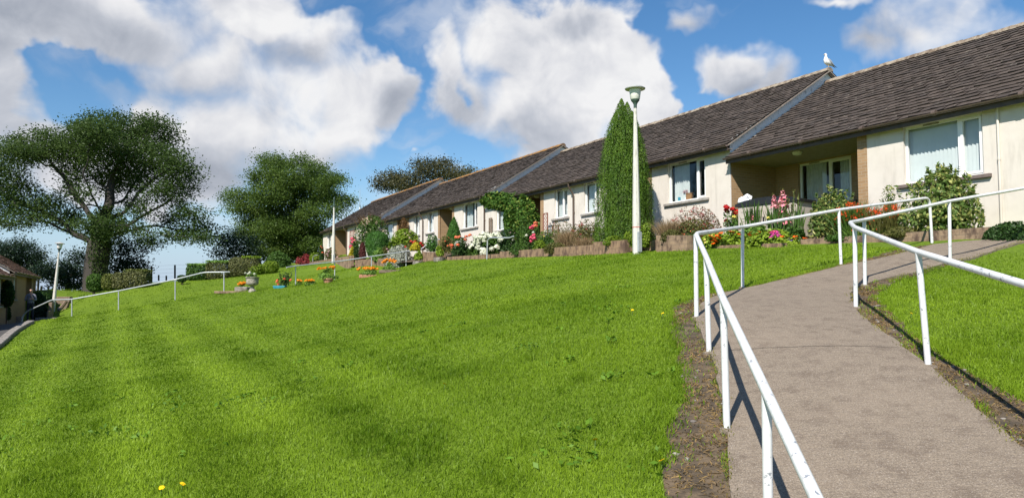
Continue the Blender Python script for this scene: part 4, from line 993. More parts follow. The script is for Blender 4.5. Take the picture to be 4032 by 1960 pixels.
#@@GARDEN
# ------------------------------------------------------------------ planter walls and beds
def wallseg(name, label, a, b, za, zb, thick, mat, bottom=-.35, cat='planter wall', group='brick planter walls along the upper terrace', bevel=.012):
    """straight low wall from plan point a to b, tops za, zb; its face is on the lawn side."""
    a = np.array(a[:2], float); b = np.array(b[:2], float); d = b - a; L = np.hypot(*d); ang = math.atan2(d[1], d[0])
    g0, g1 = gz(*a), gz(*b); o = bpy.data.objects.new('tmp', None); bpy.data.objects.remove(o)
    side = 1 if (-d[1] * ca + d[0] * sa) > 0 else -1
    m = MB(); n = max(1, int(L / .5)); z0 = min(za, zb)
    for i in range(n):
        t0, t1 = i / n, (i + 1) / n; x0, x1 = L * t0, L * t1
        if True:
            zt0, zt1 = za + (zb - za) * t0 - z0, za + (zb - za) * t1 - z0; zb0, zb1 = g0 + (g1 - g0) * t0 + bottom - z0, g0 + (g1 - g0) * t1 + bottom - z0
            y0, y1 = (0, thick) if side > 0 else (-thick, 0)
            m.add([(x0, y0, zb0), (x1, y0, zb1), (x1, y0, zt1), (x0, y0, zt0), (x0, y1, zb0), (x1, y1, zb1), (x1, y1, zt1), (x0, y1, zt0)],
                  [(0, 1, 2, 3), (5, 4, 7, 6), (3, 2, 6, 7)] + ([(4, 0, 3, 7)] if i == 0 else []) + ([(1, 5, 6, 2)] if i == n - 1 else []))
    ob = m.build(name, MAT[mat]); ob.location = (a[0], a[1], z0); ob.rotation_euler = (0, 0, ang)
    return tag(ob, label, cat, group)
def wpx(label, p0, p1, v, mat='planter', thick=.2, name='planter_wall', v1=None, **k):
    a, b = onv(p0[0], p0[1], v), onv(p1[0], p1[1], v1 or v); return wallseg(name, label, a, b, a[2], b[2], thick, mat, **k)
wpx('long brick planter wall left of the columnar conifer', (1968, 991), (2336, 963), 13.2)
wpx('planter wall section directly under the columnar conifer', (2337, 953), (2460, 944), 13.15)
wpx('shaded planter wall set back behind the tall lamp post', (2461, 955), (2584, 944), 13.75)
wpx('short planter wall just right of the tall lamp post, under tan grass', (2583, 927), (2705, 926), 13.1, 'coping')
wpx('very low brick edging under the orange nasturtium bed', (2762, 970), (3075, 956), 13.55)
wpx('blackened planter wall below the variegated shrubs at the right', (3152, 943), (3896, 893), 14.2, 'coping', .3)
e_ = onv(3896, 893, 14.2); f_ = UV(float(-e_[0] * sa + e_[1] * ca), 15.9)
wpx('low timber look edging under the white hydrangea', (1760, 1011), (1966, 999), 13.2)
wpx('stubby brick pillar between the two stone bowls', (1664, 991), (1708, 992), 13.2, thick=.6)
wpx('pale planter wall in front of the farthest bungalow, left of its porch', (1205, 1034), (1382, 1006), 13.4, 'coping')
wpx('short planter wall piece below the round clipped conifer', (1398, 1024), (1520, 1016), 13.3)
def bed(u0, u1, vf, zf0, zf1, zb0, zb1, vb=16.27):
    P0, P1_, P2_, P3_ = UV(u0, vf, zf0), UV(u1, vf, zf1), UV(u1, vb, zb1), UV(u0, vb, zb0); n, m = 24, 10
    s = np.linspace(0, 1, n)[:, None, None]; t = np.linspace(0, 1, m)[None, :, None]
    G_ = (P0 * (1 - s) + P1_ * s) * (1 - t) + (P3_ * (1 - s) + P2_ * s) * t
    G_[..., 2] += (vnoise(G_[..., 0], G_[..., 1], .4, 77) - .5) * .1
    tag(gridmesh('bed_soil', G_[..., 0], G_[..., 1], G_[..., 2], MAT['soil']), kind='structure')
bed(16.4, 24, 13.9, 3.05, 3.05, 3.4, 3.4); bed(24, 31.9, 13.3, 3.04, 3.1, 3.42, 3.45); bed(32, 47.5, 13.4, 3.1, 3.25, 3.75, 3.8); bed(9.2, 16.2, 14.4, 2.66, 2.72, 3.02, 3.05); bed(48.5, 64, 13.6, 3.3, 3.35, 4.1, 4.15)
# ------------------------------------------------------------------ planting along the upper terrace (right to left)
cy = conifer('columnar_conifer', 'tall twin topped columnar conifer right behind the white lamp post', (2340, 388, 2580, 952), 'leaf_thuja', [(0, 1.0), (.3, 1.0), (.6, .86), (.8, .62), (.92, .34), (1, .02)], v=14.4, n=130000, leaf=.058, asp=.3, tops=((-.12, 1, .5), (.2, .972, .46, -.1), (-.5, .9, .42, -.2), (-.28, .93, .42, -.5), (.08, .88, .42, -.6), (.45, .9, .42, -.38), (.56, .86, .4, .1), (-.55, .82, .4, .25), (.0, .9, .5, .5), (-.2, .75, .42, -.62), (.3, .7, .4, -.6), (.0, .95, .6)), ridge=.3, seed=3)
shrub('clipped_shrub', 'yellow green rounded shrub partly hidden by the tall lamp post', (2455, 880, 2606, 975), 'leaf_gold', v=13.7, n=7000, leaf=.06, lumps=22, fuzz=.1, ry=.7)
shrub('euonymus_shrub', 'large variegated shrub reaching the sill of the blind covered window', (3555, 690, 3860, 910), 'leaf_varieg', v=15.1, n=5600, leaf=.11, lumps=30, fuzz=.26, asp=.42, ry=.6, stems=9, shoots=26)
shrub('euonymus_shrub', 'variegated shrub in front of the recessed porch window', (3190, 770, 3375, 945), 'leaf_varieg', v=15.0, n=2800, leaf=.10, lumps=22, fuzz=.26, asp=.42, ry=.7, stems=7, shoots=14)
shrub('euonymus_shrub', 'small pale spiky shrub between the montbretia and the window sill', (3466, 735, 3540, 860), 'leaf_varieg', v=15.7, n=420, leaf=.09, lumps=12, fuzz=.28, asp=.3, ry=.8)
def fan(name, label, box, mat, v, n, wd, fl=(), seed=1, lean=.55, group=None, cat='plant'):
    r_ = np.random.RandomState(seed); c, R, H = pxbox(box, v); root = thing(name, label, cat, c, 0, group)
    P = np.stack([r_.normal(size=n) * R * .38, r_.normal(size=n) * R * .3, np.zeros(n) - .06], 1)
    blades('leaves', P, H, wd, MAT[mat], root, lean, (P * (1, 1, 0)) / max(H, .1) * .7, rs=r_)
    for (key, k, size, z0, z1) in fl:
        for i in range(k):
            a = r_.uniform(0, 6.28); q = R * math.sqrt(r_.rand()); bloom(root, key, (q * math.cos(a), q * math.sin(a) * .7, H * r_.uniform(z0, z1) * (1 - .25 * (q / R) ** 2)), size * r_.uniform(.75, 1.25))
    return root
fan('montbretia_clump', 'flame red montbretia clump in front of the brick pillar', (3290, 795, 3445, 930), 'leaf_mid', 14.8, 700, .018, [('mont', 98, .125, .45, 1.0)], 31)
fan('montbretia_clump', 'looser flame red montbretia clump left of the large variegated shrub', (3420, 800, 3570, 925), 'leaf_olive', 14.9, 520, .016, [('mont', 64, .105, .5, 1.02)], 32)
fan('montbretia_clump', 'low green clump with few red sprays above the blackened wall', (3330, 880, 3480, 935), 'leaf_fresh', 14.6, 300, .02, [('mont', 10, .07, .5, 1.0), ('yellow', 9, .05, .3, .9)], 33)
shrub('ground_cover', 'dark green ground cover at the wall foot, right edge of the photo', (3880, 875, 4130, 960), 'leaf_dark', v=14.5, n=3800, leaf=.06, lumps=40, fuzz=.2, ry=.6, stems=0)
shrub('fuchsia_bush', 'wispy fuchsia bush with red flowers under the open curtain window', (2632, 812, 2840, 950), 'leaf_rust', v=15.2, n=2600, leaf=.075, lumps=34, fuzz=.26, asp=.36, fl=[('redcluster', 30, .11)], ry=.6, stems=12)
shrub('berberis_bush', 'low dark bush with tiny red flowers spilling over the planter end', (2640, 868, 2842, 985), 'leaf_olive', v=14.1, n=4200, leaf=.055, lumps=30, fuzz=.18, fl=[('redcluster', 24, .05)], ry=.6)
shrub('berberis_bush', 'round glossy dark bush left of the nasturtium bed', (2680, 905, 2765, 985), 'leaf_mid', v=13.7, n=1600, leaf=.05, lumps=16, fuzz=.15, fl=[('coral', 8, .04)], ry=.8)
fan('tan_grass', 'feathery tan grass clump right of the tall lamp post', (2585, 858, 2705, 935), 'leaf_tan', 13.8, 1500, .008, seed=34, lean=.7)
fan('tan_grass', 'feathery tan grass clump left of the columnar conifer', (2195, 905, 2275, 970), 'leaf_tan', 13.8, 1100, .01, seed=35, lean=.7)
fan('tan_grass', 'thin brown grass spilling over the long planter wall', (2265, 925, 2340, 975), 'leaf_tan', 13.6, 600, .009, seed=36, lean=.8)
for bx_, mt_, lab in (((2005, 960, 2088, 1004), 'leaf_mid', 'green plants trailing over the left half of the long planter wall'), ((2140, 955, 2235, 998), 'leaf_olive', 'olive plants trailing over the middle of the long planter wall'), ((2375, 930, 2460, 966), 'leaf_gold', 'golden green plants at the foot of the columnar conifer'), ((2600, 905, 2690, 952), 'leaf_olive', 'brownish plants drooping over the short wall right of the lamp'), ((3250, 918, 3400, 950), 'leaf_mid', 'low green plants drooping over the left half of the blackened wall'), ((3480, 895, 3640, 932), 'leaf_olive', 'low olive plants drooping over the middle of the blackened wall')):
    shrub('trailing_plant', lab, bx_, mt_, v=13.28 if bx_[0] < 3000 else 14.3, n=1500, leaf=.06, lumps=26, fuzz=.24, asp=.45, ry=.35, stems=0, group='plants trailing over the planter walls')
# dahlias, gladioli, nasturtiums in front of the deep porch
def stalky(name, label, cat, v, base, heads, key, size, mat='leaf_mid', n=260, leaf=.1):
    c = onv(base[0], base[1], v); root = thing(name, label, cat, c); s = MB(); r_ = np.random.RandomState(int(base[0])); LP = []
    for (x, y) in heads:
        p = onv(x, y, v) - c + np.array((r_.uniform(-.08, .08), r_.uniform(-.1, .1), 0)); f = (p[0] * .35, p[1] * .35, -.1)
        s.tube([f, (p[0] * .8, p[1] * .8, p[2] * .55), p], [.011, .009, .006], 6); bloom(root, key, p, size * r_.uniform(.85, 1.15))
        for t in r_.uniform(.05, .75, int(n / len(heads))): LP.append(np.array(f) * (1 - t) + p * t + r_.normal(size=3) * .07)
    s.build('stems', MAT['greenstem'], root, smooth=True); LP = np.array(LP); leaves('foliage', LP, leaf, MAT[mat], root, np.tile((0, -.3, .8), (len(LP), 1)), .6, .5, rs=r_)
    return root
D0 = lambda x, y: (2600 + x * .25554, 700 + y * .25554)
stalky('red_dahlia', 'tall red dahlias at the corner of the brick porch', 'dahlia', 15.3, D0(1080, 790), [D0(1035, 455), D0(990, 510), D0(1120, 490), D0(1150, 530), D0(1020, 660), D0(1135, 555)], 'red', .17)
stalky('yellow_dahlia', 'pale yellow dahlia beside the red dahlias', 'dahlia', 15.2, D0(1260, 760), [D0(1240, 495), D0(1330, 495), D0(1310, 565), D0(1180, 600)], 'yellow', .12, n=420)
stalky('yellow_dahlia', 'single bright yellow dahlia peeping over the white handrail', 'dahlia', 14.9, D0(1690, 800), [D0(1692, 628)], 'yellow', .13, n=40)
def gladiolus(label, v, base, spikes, key='glad', seed=1):
    c = onv(base[0], base[1], v); root = thing('gladiolus', label, 'gladiolus', c, 0, 'gladioli before the storage box'); r_ = np.random.RandomState(seed); s = MB()
    for (x0, y0, x1, y1, full) in spikes:             # flower part from bottom (x0,y0) to tip (x1,y1)
        a, b = onv(x0, y0, v) - c, onv(x1, y1, v) - c; L = float(np.linalg.norm(b - a)); s.tube([(a[0] * .6, a[1] * .6, -.1), a, b], [.012, .01, .004], 6)
        if full:
            o = bloom(root, key, a, 1, 'flower_spike'); o.scale = (.95 * full, .95 * full, L * 1.02); o.rotation_euler = (0, 0, r_.uniform(0, 6))
        k = 22; t = r_.uniform(.55 if full else 0, 1.0, k)[:, None]; t = t * 1.25 if full else t; Pq = a + (b - a) * t + r_.normal(size=(k, 3)) * .018
        leaves('buds', Pq, .085, MAT['leaf_olive'], root, np.zeros((k, 3)), 1, .4, along=np.tile((0, 0, 2.), (k, 1)), rs=r_)
    s.build('stems', MAT['greenstem'], root); n = 46
    P = np.stack([r_.normal(size=n) * .10, r_.normal(size=n) * .08, np.full(n, -.05)], 1); blades('leaves', P, .8, .035, MAT['leaf_mid'], root, .3, rs=r_)
    return root
gladiolus('short pink gladiolus left of the tallest pink spikes', 14.9, D0(1755, 830), [(*D0(1755, 465), *D0(1738, 270), .55)], seed=2)
gladiolus('tallest gladiolus with two dense pink flower spikes', 14.8, D0(1920, 850), [(*D0(1890, 455), *D0(1880, 200), .8), (*D0(1900, 700), *D0(1960, 370), .95)], seed=3)
gladiolus('gladiolus with unopened green spikes by the porch window', 14.9, D0(2090, 860), [(*D0(2055, 430), *D0(2058, 185), 0), (*D0(2130, 480), *D0(2130, 235), 0), (*D0(2040, 560), *D0(2040, 380), 0)], seed=4)
gladiolus('small slender pink gladiolus in front of the storage box slats', 14.9, D0(1415, 800), [(*D0(1412, 660), *D0(1405, 510), .4)], seed=5)
nb = shrub('nasturtium_bed', 'lime green nasturtium bed dotted with orange flowers', (2752, 908, 2965, 985), 'leaf_lime', v=13.9, n=4200, leaf=.075, lumps=44, fuzz=.18, asp=.8, ry=.42, stems=0, up=.5, fl=[('yellow', 7, .07)])
blooms_at(nb, 'nast', [D0(x, y) for x, y in ((925, 840), (885, 885), (720, 905), (785, 903), (860, 838), (1062, 820), (1100, 832), (910, 925), (835, 930), (812, 968), (858, 975), (820, 1010), (1215, 795), (1210, 870), (650, 905), (960, 850), (880, 905), (1000, 800), (700, 960))], 13.45, .135, None)
nb = shrub('nasturtium_bed', 'lime green bedding plants with magenta and purple flowers below the gladioli', (2940, 905, 3165, 978), 'leaf_lime', v=13.95, n=4200, leaf=.07, lumps=44, fuzz=.18, asp=.8, ry=.42, stems=0, up=.5)
blooms_at(nb, 'magenta', [D0(x, y) for x, y in ((1720, 845), (1770, 865), (1720, 900), (1820, 885), (1750, 840), (1800, 850))], 13.5, .13, None)
blooms_at(nb, 'nast', [D0(x, y) for x, y in ((1690, 850), (1765, 825), (1530, 835), (1480, 875), (1385, 845), (1390, 930), (1350, 955), (1880, 905), (2075, 905), (2085, 940), (2220, 930), (1370, 880))], 13.5, .115, None)
blooms_at(nb, 'purple', [D0(x, y) for x, y in ((1940, 940), (2000, 920), (2020, 965), (1980, 945), (1225, 920))], 13.5, .1, None)
shrub('nasturtium_plant', 'mid green nasturtium mound under the gladioli', (2925, 880, 3020, 940), 'leaf_fresh', v=14.6, n=1100, leaf=.13, lumps=14, asp=.9, stems=0, up=.6, ry=.6)
shrub('nasturtium_plant', 'big leaved green plant by the brown window base', (3085, 900, 3165, 945), 'leaf_mid', v=14.3, n=500, leaf=.15, lumps=10, asp=.9, stems=0, up=.6, ry=.6)
shrub('red_flower_bush', 'dark bush with red flowers left of the columnar conifer', (2240, 868, 2372, 972), 'leaf_olive', v=14.4, n=3200, leaf=.07, lumps=24, fuzz=.2, fl=[('redcluster', 16, .11)], ry=.6, stems=8)
shrub('low_border', 'low green border below the middle windows', (2105, 905, 2225, 985), 'leaf_mid', v=14.2, n=3200, leaf=.07, lumps=30, fuzz=.2, fl=[('white', 5, .06), ('yellow', 5, .06)], ry=.5, stems=0)
shrub('low_border', 'yellowish low plants spilling beside the rose bush', (2090, 945, 2150, 985), 'leaf_gold', v=13.7, n=900, leaf=.07, lumps=12, ry=.7, stems=0)
shrub('low_border', 'straggly plants round the foot of the brown downpipe', (2150, 870, 2270, 950), 'leaf_olive', v=15.2, n=1500, leaf=.07, lumps=22, fuzz=.26, asp=.35, ry=.4, fl=[('redcluster', 6, .08)], stems=8)
rb = shrub('rose_bush', 'rose bush with pink and red blooms beside the ivy', (2030, 868, 2130, 992), 'leaf_mid', v=14.3, n=2400, leaf=.09, lumps=22, fuzz=.2, ry=.6, stems=8)
B0 = lambda x, y: (1700 + x * .20764, 800 + y * .20764)
blooms_at(rb, 'pink', [B0(x, y) for x, y in ((1890, 470), (1925, 440), (1900, 660), (1938, 665), (1885, 715), (1930, 610))], 14.0, .17, None); blooms_at(rb, 'coral', [B0(x, y) for x, y in ((1965, 375), (1968, 430))], 14.0, .16, None)
blooms_at(rb, 'white', [B0(x, y) for x, y in ((1797, 612), (1925, 555), (1500, 680), (1540, 695))], 14.0, .12, None)
shrub('rose_bush', 'leggy dark foliage mound right of the hydrangea', (1955, 905, 2045, 1000), 'leaf_dark', v=13.9, n=2400, leaf=.09, lumps=18, fuzz=.2, ry=.7, fl=[('palepink', 6, .07)], stems=6)
hy = shrub('white_hydrangea', 'hydrangea covered in round white flower heads', (1848, 918, 1980, 1008), 'leaf_mid', v=14.0, n=2600, leaf=.13, lumps=20, fuzz=.14, ry=.6, stems=5)
blooms_at(hy, 'white', [B0(x, y) for x, y in ((1110, 620), (1180, 590), (1250, 590), (1140, 640), (930, 650), (1010, 650), (1000, 710), (890, 710), (890, 755), (880, 815), (780, 800), (745, 840), (950, 880), (1000, 880), (960, 940), (1010, 945), (1300, 690), (1140, 865), (1235, 830), (980, 580), (1060, 600), (850, 660), (820, 740), (880, 850), (1290, 640), (820, 640))], 13.5, .22, None)
rb = shrub('rose_bush', 'dark rose bush with orange red blooms left of the hydrangea', (1775, 938, 1862, 1008), 'leaf_dark', v=13.9, n=2300, leaf=.09, lumps=18, fuzz=.2, ry=.7, stems=8)
blooms_at(rb, 'coral', [B0(x, y) for x, y in ((370, 800), (470, 650), (520, 640), (650, 635), (720, 610), (640, 690), (490, 790))], 13.5, .17, None)
shrub('ivy_mass', 'glossy ivy climber smothering the porch of the conifer bungalow', (1985, 768, 2128, 975), 'leaf_ivy', v=15.75, n=9000, leaf=.12, lumps=60, fuzz=.12, asp=.8, ry=.3, stems=6, shape='ball')
shrub('ivy_mass', 'ivy bank hanging over the eaves above the far window', (1893, 752, 2075, 832), 'leaf_ivy', v=15.65, n=6500, leaf=.12, lumps=46, fuzz=.14, asp=.8, ry=.22, stems=3, shape='ball', grounded=False)
conifer('small_conifer', 'small cone shaped conifer against the brick porch', (1762, 858, 1812, 945), 'leaf_conifer', [(0, .9), (.2, 1), (.5, .75), (.8, .36), (1, .02)], v=15.0, n=3600, leaf=.13, seed=5)
shrub('low_border', 'orange tinted border shrubs behind the end of the middle rail', (1722, 930, 1790, 1000), 'leaf_olive', v=14.2, n=2000, leaf=.08, lumps=22, fuzz=.2, ry=.7, fl=[('coral', 7, .08)], stems=0)
shrub('low_border', 'blue green low shrub below the narrow far windows', (1672, 922, 1728, 990), 'leaf_conifer', v=14.6, n=1300, leaf=.09, lumps=16, fuzz=.2, ry=.7, stems=0)
A0 = lambda x, y: (1250 + x * .23958, 780 + y * .23958)
def bxA(x0, y0, x1, y1): return (*A0(x0, y0), *A0(x1, y1))
shrub('spreading_shrub', 'wide layered green shrub with scattered cream flowers', bxA(1180, 520, 1690, 830), 'leaf_gold', v=14.3, n=5200, leaf=.12, lumps=34, fuzz=.16, ry=.7, fl=[('cream', 9, .14)], stems=6)
shrub('climbing_shrub', 'rusty leaved climber on the wall left of the narrow windows', bxA(1335, 330, 1500, 640), 'leaf_rust', v=15.9, n=1700, leaf=.12, lumps=18, fuzz=.2, ry=.4, stems=4)
shrub('flowering_shrub', 'tall buddleia like shrub with cream flowers and rusty tips', bxA(590, 300, 1190, 850), 'leaf_mid', v=14.7, n=7000, leaf=.13, lumps=44, fuzz=.18, asp=.36, ry=.6, fl=[('cream', 42, .17)], stems=10)
fan('rust_sprays', 'rusty seed heads arching above the cream flowered shrub', bxA(700, 250, 1060, 520), 'leaf_rust', 14.8, 260, .035, seed=41, lean=.9)
cb = conifer('round_conifer', 'large dense rounded conifer with drooping dark green sprays', bxA(800, 562, 1172, 950), 'leaf_conifer', [(0, .72), (.2, .9), (.5, 1), (.72, .96), (.88, .78), (.96, .5), (1, .12)], v=13.9, n=11000, leaf=.17, ridge=.05, asp=.22, seed=6)
conifer('small_conifer', 'slim purple brown conifer left of the rounded conifer', bxA(685, 735, 785, 1045), 'leaf_purple', [(0, .9), (.5, 1), (.8, .7), (1, .15)], v=13.7, n=3000, leaf=.12, ridge=.25, seed=7)
shrub('variegated_bush', 'narrow bright yellow variegated bush beside the purple conifer', bxA(505, 800, 612, 1050), 'leaf_yellow', v=13.6, n=1800, leaf=.1, lumps=16, fuzz=.18, ry=1, stems=0)
shrub('dark_bush', 'dark green bush between the yellow bush and the purple conifer', bxA(585, 775, 705, 1060), 'leaf_dark', v=13.9, n=2000, leaf=.1, lumps=18, fuzz=.18, stems=0)
rb = shrub('rose_bush', 'thin climbing rose with pink blooms on the far porch trellis', bxA(530, 620, 660, 850), 'leaf_dark', v=14.9, n=600, leaf=.1, lumps=14, fuzz=.3, stems=5)
blooms_at(rb, 'pink', [A0(x, y) for x, y in ((568, 665), (610, 705), (545, 795), (590, 720))], 14.6, .28, None)
shrub('light_shrub', 'fresh green shrub in front of the rounded conifer', bxA(905, 825, 1085, 1045), 'leaf_fresh', v=13.4, n=2200, leaf=.13, lumps=18, fuzz=.18, stems=0)
shrub('mid_shrub', 'olive shrub between the fresh green and the silver bush', bxA(1040, 800, 1210, 960), 'leaf_olive', v=14.0, n=1600, leaf=.1, lumps=18, fuzz=.2, stems=0, fl=[('palepink', 3, .12)])
sv = shrub('silver_bush', 'large rounded silver grey bush behind the middle rail', bxA(1110, 775, 1570, 1185), 'leaf_silver', Y=40, n=9500, leaf=.11, lumps=46, fuzz=.13, asp=.45, ry=.9, shape='dome', stems=5)
shrub('yellow_bush', 'small golden yellow bush above the silver one', bxA(1520, 725, 1705, 860), 'leaf_yellow', v=13.8, n=2000, leaf=.09, lumps=18, fuzz=.16, stems=0)
shrub('red_border', 'red flowered border plants behind the golden bush', bxA(1440, 700, 1790, 850), 'leaf_olive', v=14.4, n=2200, leaf=.09, lumps=30, fuzz=.2, ry=.5, fl=[('red', 9, .15)], stems=0)
shrub('pale_border', 'pale flowered plants at the foot of the farthest lamp post', bxA(110, 820, 340, 1010), 'leaf_olive', v=14.3, n=1500, leaf=.1, lumps=20, fuzz=.25, fl=[('palepink', 16, .14)], ry=.6, stems=6)
shrub('pale_border', 'yellow green low plants on the far planter wall', bxA(350, 925, 510, 985), 'leaf_lime', v=14.0, n=700, leaf=.1, lumps=12, fuzz=.2, stems=0)
shrub('dark_bush', 'dark upright bush at the corner of the farthest bungalow', bxA(20, 780, 105, 1060), 'leaf_dark', v=13.9, n=1800, leaf=.13, lumps=16, fuzz=.2, fl=[('coral', 3, .14)], stems=0)
shrub('red_maple', 'low crimson maple shrub at the left end of the planter wall', (1166, 1001, 1234, 1042), 'leaf_maple', v=13.2, n=1900, leaf=.13, lumps=14, fuzz=.2, stems=4)
shrub('bright_shrub', 'pale green plant behind the hooped grey handrail', (1217, 993, 1268, 1030), 'leaf_gold', v=13.9, n=1100, leaf=.12, lumps=12, fuzz=.2, stems=0)
# stone bowls with lime plants
def lathe_thing(name, label, cat, base, prof, mat, n=20, part='bowl', group=None, **k):
    root = thing(name, label, cat, base, 0, group); MB().lathe(prof, n, **k).build(part, MAT[mat], root, smooth=True); return root
for lab, b_, pl in (('rock faced stone bowl left of the stubby pillar', bxA(1572, 985, 1740, 1105), 'lime leaved plant growing in the left stone bowl'), ('rock faced stone bowl right of the stubby pillar', bxA(1915, 920, 2085, 1035), 'lime leaved plant growing in the right stone bowl')):
    c, R, H = pxbox(b_, 13.0); lathe_thing('stone_bowl', lab, 'stone bowl', c - (0, 0, .12), [(R * 1.0, 0), (R * 1.12, .12), (R * 1.1, H * .45 + .12), (R * 1.0, H * .7), (R * 1.08, H * .75), (R * 1.1, H * .9), (R * .95, H * .9), (R * .88, H * .75)], 'rock', 14, rip=5, ra=.05)
    shrub('bowl_plant', pl, (b_[0] + 4, b_[1] - 30, b_[2] - 4, b_[1] + 6), 'leaf_lime', v=13.0, n=1100, leaf=.11, lumps=12, asp=.7, stems=0, up=.4)
# trellises, wire obelisk, wall panel
def lattice(name, label, cat, p0, p1, v, dx, mat, fr=.035):
    """diagonal lattice in a frame between two image corners on plane v."""
    a, b = onv(p0[0], p1[1], v), onv(p1[0], p1[1], v); top = onv(p0[0], p0[1], v)[2]; d = (b - a) * (1, 1, 0); L = float(np.linalg.norm(d)); H = float(top - a[2]); root = thing(name, label, cat, a, math.atan2(d[1], d[0]))
    f = MB(); f.box(0, fr, -.02, .02, -.2, H); f.box(L - fr, L, -.02, .02, -.2, H); f.box(fr, L - fr, -.018, .018, H - fr, H); f.build('frame', MAT[mat], root)
    s = MB(); x = -H
    while x < L:
        for sg in (1, -1):
            P = []
            for t in (0, H):
                P.append((x + t if sg > 0 else x + H - t, t))
            (xa, za), (xb, zb) = P; pts = []
            t0 = max(0, (0 - xa) / (xb - xa) if xb > xa else (L - xa) / (xb - xa)); t1 = min(1, (L - xa) / (xb - xa) if xb > xa else (0 - xa) / (xb - xa))
            if t1 > t0: s.tube([(xa + (xb - xa) * t0, sg * .006, za + (zb - za) * t0), (xa + (xb - xa) * t1, sg * .006, za + (zb - za) * t1)], .012, 4)
        x += dx
    s.build('lattice', MAT[mat], root); return root
lattice('trellis', 'red brown wooden trellis panel beside the dark ivy porch', 'trellis', B0(2112, 195), B0(2200, 585), 15.9, .16, 'trellis')
lattice('trellis', 'low red brown trellis under the narrow window sill', 'trellis', B0(2290, 425), B0(2408, 560), 15.9, .16, 'trellis')
lattice('wall_panel', 'narrow ornamental metal panel hanging on the cream wall', 'wall panel', B0(1085, 285), B0(1140, 590), 16.22, .12, 'timber')
lattice('trellis', 'red brown trellis at the edge of the farthest porch', 'trellis', A0(530, 545), A0(600, 800), 15.2, .25, 'trellis')
ob_ = onv(*B0(2245, 520), 15.4); root = thing('plant_obelisk', 'small black wire obelisk in front of the red trellis', 'plant support', ob_); m = MB(); hh = onv(*B0(2245, 370), 15.4)[2] - ob_[2]
for a in range(4): m.tube([(.2 * math.cos(a * 1.57), .2 * math.sin(a * 1.57), -.3), (.13 * math.cos(a * 1.57), .13 * math.sin(a * 1.57), hh * .5), (0, 0, hh * .85)], .008, 5)
m.build('wires', MAT['wire'], root); MB().lathe([(.01, hh * .85), (.05, hh * .92), (.01, hh)], 8).build('finial', MAT['wire'], root)
# ------------------------------------------------------------------ storage box and bag, vase on the sill
bx = onv(3052, 900, 15.55); bz = 3.02
yaw = -(math.pi / 2 - AZ) + .16; root = thing('storage_box', 'beige garden storage box with black curved lid in the deep porch', 'storage box', (bx[0], bx[1], bz), yaw); W_, D_b, Hb = 1.75, .8, .92
m = MB(); m.box(-W_ / 2, W_ / 2, -D_b / 2, D_b / 2, 0, Hb); m.build('body', MAT['tan_plastic'], root, bevel=.02)
for s in (-1, 1):
    d_ = MB()
    x0, x1 = (-W_ / 2 + .04, -.015) if s < 0 else (.015, W_ / 2 - .04)
    d_.box(x0, x1, -D_b / 2 - .018, -D_b / 2 - .001, .06, Hb - .05)
    for z in (.2, .38, .56, .74): d_.box(x0 + .08, x1 - .08, -D_b / 2 - .028, -D_b / 2 - .0181, z, z + .02)
    do = d_.build('door', MAT['tan_plastic'], root)
    MB().box(s * .06 - .018, s * .06 + .018, -D_b / 2 - .045, -D_b / 2 - .019, .42, .56).build('handle', MAT['black_plastic'], do)
for z in (.2, .38, .56, .74): pass
sl_ = MB()
for z in (.22, .4, .58, .76): sl_.box(-W_ / 2 - .012, -W_ / 2 - .0005, -D_b / 2 + .1, D_b / 2 - .1, z, z + .025)
sl_.build('side_ribs', MAT['tan_plastic'], root)
l_ = MB(); nn = 11; pr = []
for i in range(nn):
    x = -W_ / 2 - .05 + (W_ + .1) * i / (nn - 1); pr.append((x, Hb + .04 + .12 * math.sin(math.pi * i / (nn - 1)) ** .7))
n0 = len(l_.v)
vs = [(x, y, z) for y in (-D_b / 2 - .05, D_b / 2 + .05) for (x, z) in [(pr[0][0], Hb - .03)] + pr + [(pr[-1][0], Hb - .03)]]; k = len(pr) + 2
l_.add(vs, [tuple(range(k - 1, -1, -1)), tuple(range(k, 2 * k))] + [(i, (i + 1) % k, k + (i + 1) % k, k + i) for i in range(k)]); l_.build('lid', MAT['black_plastic'], root)
bg = onv(*D0(1318, 400), 15.45); m = MB(); r_ = np.random.RandomState(3)
prof = [(.03, -.06), (.19, -.05), (.2, .05), (.15, .14), (.11, .2), (.02, .24)]
m.lathe(prof, 16, (0, 0, 0), 1.05, .8); m.v = [(x + r_.normal() * .03, y + r_.normal() * .03, z + r_.normal() * .025) for x, y, z in m.v]
lz = bz + Hb + .1
bo = m.build('plastic_bag', MAT['bag']); bo.location = (float(bg[0]), float(bg[1]), float(bz + Hb + .095)); tag(bo, 'crumpled white plastic bag lying on the storage box lid', 'bag')
def sill_thing(name, label, cat, px, py, v=16.52): return thing(name, label, cat, onv(px, py, v) * (1, 1, 0) + (0, 0, 3.55 + WZ0 + .004), -(math.pi / 2 - AZ))
t = sill_thing('blue_vase', 'blue glass on the inner sill of the open curtain window', 'vase', *D0(295, 350)); MB().lathe([(.04, 0), (.045, .0), (.05, .19), (.042, .19), (.038, .02)], 14).build('glass_body', MAT['blue'], t, smooth=True)
t = sill_thing('wooden_box', 'small varnished wooden box on the inner sill', 'box', *D0(450, 325)); t.rotation_euler[2] += .25; MB().box(-.11, .11, -.05, .05, .0, .26).build('box_body', MAT['wood_light'], t, bevel=.008); MB().box(-.12, .12, -.06, .06, .261, .28).build('box_lid', MAT['wood_light'], t)
t = sill_thing('flower_vase', 'pale vase of dried flowers beside the wooden box', 'vase', *D0(390, 330)); MB().lathe([(.03, 0), (.05, .05), (.045, .12), (.02, .16), (.025, .19)], 12).build('vase_body', MAT['white'], t, smooth=True)
